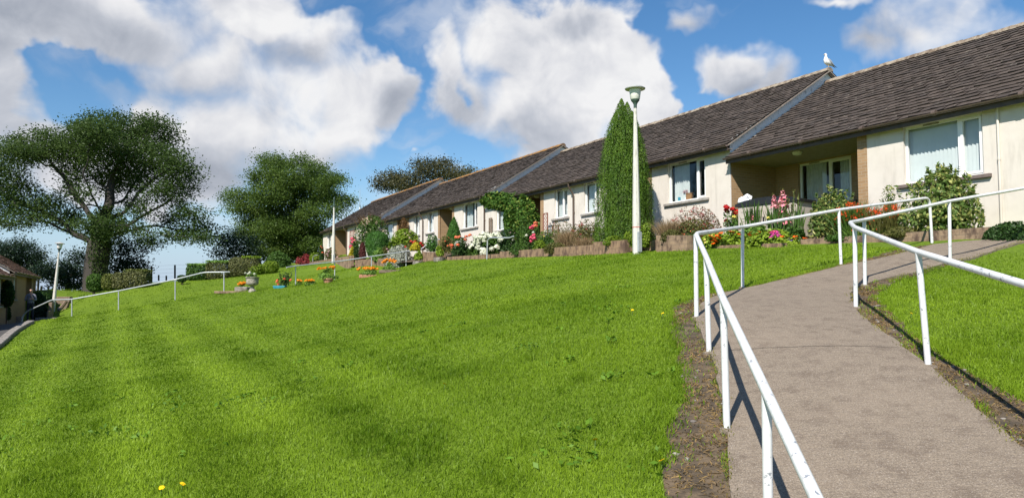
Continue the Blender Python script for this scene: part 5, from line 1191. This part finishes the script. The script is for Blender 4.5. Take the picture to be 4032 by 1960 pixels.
for i in range(6): bloom(t, 'palepink', (random.uniform(-.07, .07), random.uniform(-.03, .03), random.uniform(.25, .42)), .09)
t = thing('pink_ornament', 'pink doll like ornament in the window left of the columnar conifer', 'ornament', onv(2360, 838, 16.55) * (1, 1, 0) + (0, 0, 3.55 + WZ0 + .125)); MB().lathe([(.10, 0), (.09, .12), (.05, .22), (.03, .25)], 12).build('skirt', MAT['gull_grey'], t, smooth=True); MB().lathe([(.03, .25), (.075, .3), (.08, .36), (.03, .43)], 12).build('head', MAT['pink_petal'], t, smooth=True)
# ------------------------------------------------------------------ gull on the ridge
gp = UV(16.17, V0 + 4.42, 3.55 + 5.36 + .085); root = thing('gull', 'white and grey gull standing on the ridge end of the conifer bungalow', 'gull', gp, -.35)
def ell(profile, n=14):
    """body of revolution about a bent axis: list of (x, z, ry, rz)."""
    m = MB(); base = 0
    for (x, z, ry_, rz_) in profile:
        for j in range(n): t_ = 2 * math.pi * j / n; m.v.append((x, ry_ * math.cos(t_), z + rz_ * math.sin(t_)))
    for i in range(len(profile) - 1):
        for j in range(n): m.f.append((i * n + j, i * n + (j + 1) % n, (i + 1) * n + (j + 1) % n, (i + 1) * n + j)); m.mi.append(0)
    m.f.append(tuple(range(n))); m.mi.append(0); m.f.append(tuple((len(profile) - 1) * n + j for j in range(n))); m.mi.append(0); return m
S = 1.0
# x runs along the bird: chest at -x, tail at +x; neck rises over the chest
b_ = MB()
ax = [(-.035, .49, .012), (-.05, .478, .030), (-.052, .455, .043), (-.045, .43, .043), (-.045, .395, .036), (-.05, .35, .05), (-.05, .29, .075), (-.02, .23, .095), (.05, .185, .09), (.13, .155, .065), (.21, .13, .04), (.30, .10, .022)]
b_.tube([(x, 0, z) for x, z, r in ax], [r for x, z, r in ax], 14); b_.build('body', MAT['gull_white'], root, smooth=True)
for s in (-1, 1):
    w_ = MB(); wx = [(-.03, .27, .02, .03), (.03, .245, .028, .055), (.11, .20, .026, .055), (.2, .15, .018, .035), (.28, .11, .01, .018)]
    e2 = ell(wx, 10); e2.v = [(x, y + s * .072 * (1 - max(0, (x - .1) / .3)), z) for x, y, z in e2.v]; wo_ = e2.build('wing', MAT['gull_grey'], root, smooth=True)
    e3 = ell([(.26, .115, .012, .018), (.33, .085, .008, .012), (.40, .055, .003, .004)], 8); e3.v = [(x, y + s * .03, z) for x, y, z in e3.v]; e3.build('wing_tip', MAT['gull_black'], wo_, smooth=True)
    MB().tube([(.03, s * .035, .13), (.025, s * .035, .06), (.03, s * .035, .0)], .007, 6).tube([(.03, s * .035, .004), (-.03, s * .035 + .015, .004)], .006, 5).build('leg', MAT['palepink_leg'] if 'palepink_leg' in MAT else MAT['beak'], root)
MB().tube([(-.088, 0, .452), (-.115, 0, .447), (-.138, 0, .436)], [.013, .011, .003], 8).build('beak', MAT['beak'], root, smooth=True)
for s in (-1, 1): MB().lathe([(.002, -.007), (.007, 0), (.002, .007)], 8, (-.073, s * .034, .466)).build('eye', MAT['gull_black'], root)
root.rotation_euler = (0, 0, math.radians(22))
# ------------------------------------------------------------------ things standing on the lawn
def ground_px(x, y): return hit(x, y)
def G0(x, y): return (700 + x * .23292, 950 + y * .23292)
def bxG(x0, y0, x1, y1): return (*G0(x0, y0), *G0(x1, y1))
ub = ground_px(*G0(1258, 850)); s_ = ub[1] / F * .23292; us = s_ * 225 / 2
root = thing('stone_urn', 'carved stone urn on a pedestal foot standing on the lawn', 'urn', ub - (0, 0, .02)); hu = s_ * 255
MB().lathe([(us * .56, 0), (us * .56, hu * .1), (us * .42, hu * .17), (us * .24, hu * .3), (us * .22, hu * .38), (us * .36, hu * .41)], 24).build('pedestal', MAT['stone'], root, smooth=True)
MB().lathe([(us * .36, hu * .412), (us * .72, hu * .47), (us * .88, hu * .56), (us * .9, hu * .62)], 32, rip=16, ra=.02).build('fluted_bowl', MAT['stone'], root, smooth=True)
MB().lathe([(us * .88, hu * .622), (us * .9, hu * .74), (us * .93, hu * .92), (us * 1.05, hu * .95), (us * 1.06, hu), (us * .92, hu * 1.0), (us * .85, hu * .93)], 28).build('rim_band', MAT['stone'], root, smooth=True)
t = thing('urn_plant', 'white flowers growing in the carved stone urn', 'plant', ub + (0, 0, hu * .93)); r_ = np.random.RandomState(9); ps, ns = dome(260, np.zeros(3), (us * .85, us * .85), .22, 10, r_); leaves('foliage', ps, .09, MAT['leaf_fresh'], t, ns, .8, .5, rs=r_)
for i in range(7): bloom(t, 'white', (r_.uniform(-.3, .3), r_.uniform(-.3, .2), r_.uniform(.1, .3)), .1)
def marigolds(label, box, k, ybase=None, seed=1, plant_v=None, size=.115, nleaf=520, cat='marigolds', lift=0.0):
    c = ground_px((box[0] + box[2]) / 2, box[3]); Y = c[1]; R = (box[2] - box[0]) / 2 / F * Y; H = (box[3] - box[1]) / F * Y; root = thing('marigold_plant', label, cat, c + (0, 0, lift), 0, 'orange marigolds on the lawn'); r_ = np.random.RandomState(seed)
    ps, ns = dome(nleaf, np.zeros(3), (R * .95, R * .55), H * .72, 10, r_); leaves('foliage', ps, .11, MAT['leaf_fresh'], root, ns, .8, .45, rs=r_)
    for i in range(k):
        a = r_.uniform(0, 6.28); q = math.sqrt(r_.rand()); bloom(root, 'orange', (R * q * math.cos(a), R * .55 * q * math.sin(a), H * (.8 + .2 * r_.rand()) * (1 - .2 * q * q)), size * r_.uniform(.8, 1.15))
    return root, c, R, H
r1, c1, R1, H1 = marigolds('orange marigolds in the low stone box behind the urn', bxG(1015, 685, 1180, 830), 15, seed=2)
m = MB(); m.box(-R1 * 1.25, R1 * 1.35, -.28, .28, -.12, .16); o = m.build('stone_trough', MAT['rock'], bevel=.03); o.location = c1; tag(o, 'low rough stone trough holding marigolds beside the urn', 'trough')
slab_at = ground_px(*G0(1000, 855)); o = MB().box(-.85, .85, -.35, .35, -.06, .04).build('paving_slab', MAT['coping'], bevel=.01); o.location = slab_at; tag(o, 'flat tan paving slab in the grass under the urn', 'slab')
# blue trough
c = ground_px(*G0(1730, 790)); Y = c[1]; s_ = Y / F * .23292; root = thing('blue_trough', 'blue plastic trough on the lawn right of the urn', 'trough', c - (0, 0, .02)); hw = s_ * 105
m = MB(); m.add([(sx_ * hw * q, sy_ * .2 * q, z) for z, q in ((0, .85), (s_ * 48, 1.0)) for sx_ in (-1, 1) for sy_ in (-1, 1)], ((0, 1, 3, 2), (0, 4, 5, 1), (2, 3, 7, 6), (0, 2, 6, 4), (1, 5, 7, 3), (4, 6, 7, 5))); m.build('trough_body', MAT['blue'], root, bevel=.012)
MB().box(-hw * .93, hw * .93, -.17, .17, s_ * 48 - .02, s_ * 48 + .004).build('compost', MAT['soil'], root)
t = thing('trough_plant', 'dark spiky leaved plants with small red flowers in the blue trough', 'plant', c + (.12, 0, s_ * 45)); r_ = np.random.RandomState(12); LP = []
sm = MB()
for i in range(11):
    x = r_.uniform(-hw * .5, hw * 1.15); h_ = s_ * r_.uniform(100, 235); q = (x + r_.normal() * .06, r_.normal() * .12, h_); sm.tube([(x * .8, 0, 0), q], [.01, .005], 5)
    for tt in np.linspace(.1, 1, 34): LP.append(np.array(q) * tt + np.array((x * .8 * (1 - tt), 0, 0)) + r_.normal(size=3) * .035)
sm.build('stems', MAT['greenstem'], t); leaves('foliage', np.array(LP), .11, MAT['leaf_dark'], t, np.tile((0, 0, .6), (len(LP), 1)), .8, .36, rs=r_)
for (x, z) in ((-hw * .85, 60), (-hw * .75, 85), (-hw * .6, 20), (.1, 110), (.35, 90)): bloom(t, 'coral', (x, -.12, s_ * z), .13)
marigolds('loose orange marigolds right of the near rail post', bxG(2000, 640, 2110, 745), 7, seed=3, nleaf=200, size=.1)
marigolds('sparse orange marigolds left of the terracotta pot', bxG(2120, 640, 2335, 745), 12, seed=4, nleaf=220, size=.1)
R20 = lambda x, y: (800 + x * .5192, 550 + y * .5192)
c = ground_px(*R20(947, 1083)); Y = c[1]; s_ = Y / F * .5192
lathe_thing('terracotta_pot', 'round terracotta pot standing in front of a rail post', 'flower pot', c - (0, 0, .02), [(s_ * 30, 0), (s_ * 36, s_ * 26), (s_ * 40, s_ * 27), (s_ * 40, s_ * 36), (s_ * 35, s_ * 36), (s_ * 33, s_ * 28)], 'terracotta', 22, 'pot')
marigolds('tall orange marigolds growing in the terracotta pot', (*R20(880, 975), *R20(1005, 1053)), 13, seed=5, lift=0)[0].location = c + (0, 0, s_ * 30)
c = ground_px(*R20(1250, 1040)); s_ = c[1] / F * .5192; m = MB(); m.box(-s_ * 66, s_ * 66, -.16, .16, -.05, s_ * 17); o = m.build('window_box', MAT['terracotta'], bevel=.015); o.location = c; o.rotation_euler = (0, 0, .22); tag(o, 'long terracotta window box lying on the lawn', 'planter box')
marigolds('row of orange marigolds in the long terracotta box', (*R20(1165, 968), *R20(1312, 1030)), 22, seed=6)[0].location = c + (0, 0, s_ * 12)
marigolds('thick bunch of orange marigolds beside the silver bush', (*R20(1358, 900), *R20(1460, 1003)), 20, seed=7, nleaf=900)
c = ground_px(*R20(1420, 1003)); o = MB().box(-.45, .45, -.18, .18, -.05, .08).build('wooden_edging', MAT['timber'], bevel=.01); o.location = c; o.rotation_euler = (0, 0, .3); tag(o, 'short wooden edging board at the foot of the marigold bunch', 'edging board')
# dandelions in the near lawn
for i, (x, y, lab) in enumerate([(404, 1247, 'dandelion at the very bottom edge, left one of the close pair'), (457, 1237, 'dandelion at the bottom, right one of the close pair'), (1118, 981, 'lone dandelion in the middle of the open lawn'), (1496, 1127, 'dandelion in the lawn well left of the bare soil strip'), (1664, 1181, 'dandelion right at the edge of the bare soil, near the bottom'), (1666, 801, 'dandelion beside the bare soil near the first rail posts'), (1590, 792, 'small dandelion left of the rail corner in the lawn'), (2292, 802, 'small dandelion at the soil edge right of the path')]):
    c = h25(x, y); t = thing('dandelion', lab, 'dandelion', c, 0, 'yellow dandelions in the lawn'); MB().tube([(0, 0, -.01), (.005, 0, .055)], .003, 5).build('stem', MAT['greenstem'], t)
    o = bloom(t, 'dandelion', (.005, 0, .06), .042 if y > 900 else .036); o.rotation_euler = (.5, .1, i)
# ------------------------------------------------------------------ clipped hedges on the crest
def hedge(label, box, mat, n=2600, leaf=.11, top=None, seed=1, sq=4.0, dep=.8):
    c = cam((box[0] + box[2]) / 2, box[3], 46 if box[0] < 700 else 50)
    Y = c[1]; R = (box[2] - box[0]) / 2 / F * Y; H = (box[3] - box[1]) / F * Y; r_ = np.random.RandomState(seed); root = thing('clipped_hedge', label, 'hedge', c, 0, 'clipped hedges on the lawn crest')
    d = unit(r_.normal(size=(n, 3))); p_ = sq; d = d / (np.abs(d) ** p_).sum(1, keepdims=True) ** (1 / p_); d *= np.where(r_.rand(n) < .3, r_.uniform(.5, .9, n), r_.uniform(.9, 1.03, n))[:, None]
    P = d * (R, R * dep, H / 2) + (0, 0, H / 2); nr = unit(d)
    rn = np.clip(r_.rand(n) * .75 + .25 * (vnoise(P[:, 0], P[:, 2], .35, seed)), 0, 1)
    leaves('foliage', P, leaf, MAT[mat], root, nr * .8, .7, .6, rnd=rn, rs=r_)
    if top:
        k = n // 4; q = r_.uniform(-1, 1, (k, 2)); Pt = np.stack([q[:, 0] * R * .97, q[:, 1] * R * dep * .97, H * r_.uniform(.93, 1.06, k)], 1); leaves('new_growth', Pt, leaf, MAT[top], root, np.tile((0, 0, .6), (k, 1)), .8, .6, rs=r_)
    s = MB()
    for i in range(4): s.tube([(r_.uniform(-.4, .4) * R, r_.uniform(-.4, .4) * R * dep, -.2), (r_.uniform(-.5, .5) * R, r_.uniform(-.5, .5) * R * dep, H * .6)], [.03, .015], 5)
    s.build('stems', MAT['stem'], root); return root
leafmat('hedge_a', (.07, .10, .025), (.22, .24, .06), .2); leafmat('hedge_b', (.075, .09, .035), (.19, .195, .075), .2)
R80 = lambda x, y: (x * .39932, 900 + y * .39932)
hedge('leftmost dark glossy clipped hedge block under the sycamore', (*R80(865, 450), *R80(1005, 618)), 'leaf_mid', seed=11, leaf=.15, sq=3)
hedge('yellowish clipped hedge block, second from the left under the sycamore', (*R80(1008, 448), *R80(1122, 603)), 'hedge_a', seed=12, leaf=.14, sq=3)
hedge('brownish clipped hedge block, third under the sycamore', (*R80(1122, 436), *R80(1250, 590)), 'hedge_b', seed=13, sq=5)
hedge('widest clipped hedge block with a raised green top, right of the sycamore', (*R80(1252, 412), *R80(1470, 575)), 'hedge_b', 4200, seed=14, sq=5, top='hedge_a')
hedge('clipped hedge block at the left of the rail end', bxG(172, 395, 520, 665), 'leaf_mid', 4200, seed=15, sq=5, top='leaf_fresh')
hedge('clipped hedge block with brown patch behind the rail end', bxG(505, 345, 868, 645), 'hedge_b', 4200, seed=16, sq=5, top='leaf_fresh')
hedge('tall brown green hedge block behind the stone urn', bxG(880, 275, 1200, 590), 'hedge_b', 4600, seed=17, sq=4)
hedge('hedge block with lime green top behind the tall hedge', bxG(1110, 270, 1385, 520), 'hedge_b', 3000, seed=18, sq=5, top='leaf_lime')
hedge('rounded golden green hedge bush right above the urn', bxG(1185, 370, 1475, 565), 'leaf_gold', 3400, seed=19, sq=2.4)
hedge('rounded golden green hedge bush nearest the leafy shrub', bxG(1430, 335, 1700, 545), 'leaf_gold', 3400, seed=20, sq=2.4)
hedge('tiny dark hedge plant below the fence', bxG(-10, 570, 135, 690), 'leaf_dark', 900, seed=21, sq=2.4)
c = ground_px(*G0(1690, 480)); shrub('leafy_shrub', 'big leafy green shrub right of the golden hedge bushes', bxG(1480, 175, 1910, 490), 'leaf_mid', Y=float(c[1]) + 2, n=5200, leaf=.17, lumps=40, fuzz=.16, ry=.8)
# ------------------------------------------------------------------ fence beyond the crest
fr = thing('wire_fence', 'post and wire stock fence on the crest beyond the hedges', 'fence', cam(640, 1095, 62)); o = np.array(fr.location); fp = []
for (x, yt, yb) in ((498, 1052, 1098), (597, 1048, 1098), (689, 1043, 1095), (760, 1043, 1095), (850, 1040, 1095)):
    p, q = cam(x, yb + 14, 62), cam(x, yt, 62); fp.append((p, q)); MB().tube([p - o, q - o], .075, 7).build('post', MAT['fencewood'], fr)
for (x, y) in ((625, 1082), (655, 1085)): MB().tube([cam(x, 1105, 62.4) - o, cam(x, y, 62.4) - o], .07, 7).build('stake', MAT['fencewood'], fr)
for i in range(4):
    t_ = i / 4.4; w_ = MB()
    w_.tube([(a * t_ + b * (1 - t_)) - o - np.array((0, .06, .0)) for a, b in fp], .004, 4); w_.build('wire', MAT['wire'], fr)
fr = thing('wire_fence', 'leaning fence posts between the low bungalow and the leaning lamp', 'fence', cam(160, 1150, 60)); o = np.array(fr.location)
for (x, yt, yb) in ((152, 1096, 1150), (164, 1125, 1150), (192, 1126, 1150), (118, 1110, 1150)): MB().tube([cam(x - 3, yb, 60) - o, cam(x, yt, 60) - o], .08, 7).build('post', MAT['fencewood'], fr)
ap = cam(1416, 860, 90); root = thing('radio_mast', 'thin aerial mast rising behind the farthest bungalow roof', 'mast', (ap[0], ap[1], gz(ap[0], ap[1]))); zt = cam(1416, 745, 90)[2] - gz(ap[0], ap[1])
MB().tube([(0, 0, 0), (0, 0, zt * .8), (0, 0, zt)], [.07, .05, .02], 6).build('pole', MAT['galv'], root); MB().tube([(0, 0, zt * .8), (0, 0, zt * .9)], .075, 6).build('antenna', MAT['white'], root)
# ------------------------------------------------------------------ left side: paving, kerb, steps, person
pv = []
for u in np.linspace(14, 52, 40): pv.append([UV(u, v)[:2] for v in (-2.75, -3.3, -3.9, -4.48)])
pv = np.array(pv); tag(gridmesh('pavement', pv[..., 0], pv[..., 1], ground(pv[..., 0].ravel(), pv[..., 1].ravel()).reshape(pv.shape[:2]) + .03, simple('dark_tarmac', (.07, .066, .064), .9, (.05, .045, .042), 6, bmp=.5)), kind='structure')
for i in range(7):
    u0, u1 = 19.5 + i * 2.0, 21.45 + i * 2.0; a, b = UV(u0, -2.6 + .1 * math.sin(i)), UV(u1, -2.6 + .1 * math.sin(i + 1)); g0 = gz(a[0], a[1])
    d = b - a; m = MB(); m.box(0, 1.93, -.12, .12, -.15, .13); o = m.build('kerb_stone', MAT['rock'], bevel=.02); o.location = (a[0], a[1], g0); o.rotation_euler = (0, -math.atan2(gz(b[0], b[1]) - g0, 1.93), math.atan2(d[1], d[0]))
    tag(o, 'pale kerb stone edging the lawn beside the lower pavement', 'kerb stone', 'kerb stones along the lower pavement')
R70 = lambda x, y: (x * .35942, 950 + y * .35942)
def pbox(name, label, cat, p0, p1, Y, dep, mat, rz=0.0, bevel=.02, below=.3):
    a, b = cam(*R70(*p0), Y), cam(*R70(*p1), Y); w_ = b[0] - a[0]; h_ = a[2] - b[2]; m = MB(); m.box(-w_ / 2, w_ / 2, 0, dep, -below, h_); o = m.build(name, MAT[mat], bevel=bevel); o.location = ((a[0] + b[0]) / 2, Y, b[2]); o.rotation_euler = (0, 0, rz); return tag(o, label, cat)
pbox('retaining_block', 'long brown retaining block at the top of the left steps', 'retaining block', (330, 862), (640, 955), 36, .5, 'coping', .05, below=.6)
pbox('retaining_block', 'upper flat stone slab at the foot of the leaning lamp', 'slab', (385, 838), (590, 868), 38, .6, 'rock', .05)
for i, (p0, p1, Y, lab) in enumerate([((168, 822), (215, 960), 34.5, 'broken timber post at the left end of the lower rail'), ((130, 905), (172, 1040), 33.5, 'short leaning timber post beside the left steps'), ((530, 668), (560, 820), 40, 'timber post standing just left of the leaning lamp'), ((512, 760), (530, 825), 39.5, 'small timber stake below the leaning lamp'), ((690, 640), (730, 725), 44, 'leaning pale timber post right of the leaning lamp')]):
    o = pbox('timber_post', lab, 'timber post', p0, p1, Y, .3, 'timber', .2); o.rotation_euler = (0, [.06, -.1, .03, .05, .3][i], .2)
pbox('timber_sleeper', 'horizontal timber sleeper behind the leaning lamp', 'sleeper', (610, 605), (760, 635), 47, .4, 'timber', .1)
r_ = np.random.RandomState(17)
for i, (x, y, sz, Y, lab) in enumerate([(235, 990, 34, 33, 'jagged rock at the foot of the rail end'), (285, 960, 40, 33.5, 'brown rock right of the rail end'), (170, 1010, 34, 32.5, 'rock nearest the pavement at the left steps'), (310, 985, 26, 33, 'small rock at the lawn edge by the steps'), (650, 745, 26, 43, 'rock between the leaning lamp and the lawn')]):
    c = cam(*R70(x, y), Y); m = MB(); R = sz * .35942 / F * Y; m.lathe([(R * .5, -R * .6), (R * .95, -R * .2), (R, R * .2), (R * .6, R * .6), (R * .1, R * .7)], 8); m.v = [(a + r_.normal() * R * .13, b + r_.normal() * R * .13, z + r_.normal() * R * .1) for a, b, z in m.v]
    o = m.build('rock', MAT['timber'] if i % 2 else MAT['rock']); o.location = c; tag(o, lab, 'rock')
for i, (x0, y0, x1, y1, Y, lab) in enumerate([(220, 985, 330, 950, 33.6, 'diagonal timber log below the retaining block'), (215, 935, 330, 880, 34.5, 'pale stone step edge behind the rail end'), (660, 740, 730, 650, 43.5, 'slanting timber plank below the leaning timber post')]):
    a, b = cam(*R70(x0, y0), Y), cam(*R70(x1, y1), Y); o = MB().tube([(0, 0, 0), b - a], .11, 8).build('timber_log', MAT['timber'] if i != 1 else MAT['rock']); o.location = a; tag(o, lab, 'log')
shrub('dark_shrub', 'dark feathery shrub behind the standing person', (*R70(350, 560), *R70(560, 700)), 'leaf_dark', Y=42, n=2600, leaf=.2, lumps=20, fuzz=.2, asp=.3, ry=.8)
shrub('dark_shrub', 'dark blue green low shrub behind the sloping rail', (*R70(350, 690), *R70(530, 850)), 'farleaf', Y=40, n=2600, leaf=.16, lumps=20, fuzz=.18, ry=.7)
shrub('dark_shrub', 'dark rose shrub with red flowers against the left bungalow wall', (*R70(-40, 640), *R70(110, 860)), 'leaf_dark', Y=38, n=2600, leaf=.14, lumps=20, fuzz=.2, ry=.4, fl=[('red', 9, .2)])
shrub('wall_creeper', 'dark creeper climbing the wall of the low bungalow left of the person', (*R70(0, 430), *R70(150, 720)), 'leaf_dark', v=-4.3, n=3600, leaf=.14, lumps=30, fuzz=.2, ry=.25, shape='ball', stems=3)  # ivy on the wall, also added to darken the shaded facade
# person: one skinned body, arms folded with one hand at the chin
def person(loc, rz):
    root = thing('person', 'person in grey jumper and dark trousers standing with folded arms by the left steps', 'person', loc, rz)
    V = [(0, 0, .95), (0, -.01, 1.12), (0, 0, 1.32), (0, .01, 1.45), (0, 0, 1.53),               # 0-4 pelvis .. neck
         (-.18, .0, 1.42), (-.25, -.02, 1.16), (-.06, -.2, 1.2), (.08, -.21, 1.25),                # left arm across
         (.18, .0, 1.42), (.25, -.04, 1.15), (.12, -.2, 1.24), (.05, -.19, 1.42),                  # right arm, hand to chin
         (-.1, 0, .92), (-.11, -.02, .5), (-.12, .01, .08), (-.13, -.14, .03), (.1, 0, .92), (.11, -.02, .5), (.12, .01, .08), (.13, -.14, .03)]
    E_ = [(0, 1), (1, 2), (2, 3), (3, 4), (3, 5), (5, 6), (6, 7), (7, 8), (3, 9), (9, 10), (10, 11), (11, 12), (0, 13), (13, 14), (14, 15), (15, 16), (0, 17), (17, 18), (18, 19), (19, 20)]
    Rr = [(.15, .11), (.155, .115), (.165, .11), (.1, .08), (.055, .055), (.07, .07), (.052, .052), (.042, .042), (.036, .03), (.07, .07), (.052, .052), (.042, .042), (.034, .03), (.095, .095), (.065, .065), (.045, .045), (.04, .03), (.095, .095), (.065, .065), (.045, .045), (.04, .03)]
    # head: rings of a skull grown from the neck
    hd = [(0, -.005, 1.60), (0, -.012, 1.67), (0, -.005, 1.735)]; hr = [(.066, .07), (.084, .098), (.062, .075)]
    for i, (p, r) in enumerate(zip(hd, hr)): V.append(p); Rr.append(r); E_.append((4 if i == 0 else len(V) - 2, len(V) - 1))
    for (wi, dx, dz, sg) in ((8, 1, .0, 1), (12, 0, 1, 1)):                                        # five fingers to each hand
        w0 = V[wi]
        for f in range(5):
            o_ = (f - 2) * .017; L_ = (.045, .07, .078, .07, .055)[f]
            if dx: pts = [(w0[0] + .035, w0[1], w0[2] + o_), (w0[0] + .035 + L_ * .6, w0[1] - .004, w0[2] + o_ * 1.1), (w0[0] + .035 + L_, w0[1] + .012, w0[2] + o_ * 1.1)]
            else: pts = [(w0[0] + o_, w0[1], w0[2] + .03), (w0[0] + o_ * 1.1, w0[1] - .004, w0[2] + .03 + L_ * .6), (w0[0] + o_ * 1.1, w0[1] + .014, w0[2] + .03 + L_)]
            pr_ = wi
            for p in pts: V.append(p); Rr.append((.009, .009)); E_.append((pr_, len(V) - 1)); pr_ = len(V) - 1
    me = bpy.data.meshes.new('body'); me.from_pydata(V, E_, []); ob = bpy.data.objects.new('body', me); C.objects.link(ob)
    sk = ob.modifiers.new('skin', 'SKIN'); ob.modifiers.new('sub', 'SUBSURF').levels = 2
    for i, r in enumerate(Rr): me.skin_vertices[0].data[i].radius = r
    me.skin_vertices[0].data[0].use_root = True
    dg = bpy.context.evaluated_depsgraph_get(); m2 = bpy.data.meshes.new_from_object(ob.evaluated_get(dg)); bpy.data.objects.remove(ob)
    m2.materials.clear()
    for k in ('skin', 'jumper', 'navy', 'hair'): m2.materials.append(MAT[k])
    hands = [Vector(V[8]), Vector(V[12])]
    for p in m2.polygons:
        c = p.center; nearh = min((c - h).length for h in hands) < .1
        p.material_index = 3 if (c.z > 1.7 and c.y > -.02) else 0 if (c.z > 1.5 or (nearh and c.y < -.17)) else 1 if (c.z > 1.02 and not (c.z < 1.16 and abs(c.x) < .1 and c.y > 0)) else 2
        p.use_smooth = True
    m2.name = 'body'; link('body', m2, root)
    f = MB(); f.lathe([(.006, -.02), (.016, 0), (.006, .022)], 8, (0, -.105, 1.655)); f.build('nose', MAT['skin'], root, smooth=True)
    for s in (-1, 1):
        MB().lathe([(.002, -.006), (.009, 0), (.002, .006)], 8, (s * .03, -.094, 1.682)).build('eye', MAT['gull_black'], root)
        MB().lathe([(.006, -.025), (.014, 0), (.008, .03)], 8, (s * .086, .0, 1.66), .6, 1).build('ear', MAT['skin'], root, smooth=True)
    MB().box(-.024, .024, -.088, -.078, 1.612, 1.62).build('mouth', MAT['coral_petal'], root, bevel=.003)
    return root
pp = cam(118, 1271, 39); pp[2] = gz(pp[0], pp[1]) + .03
person(pp, .35)
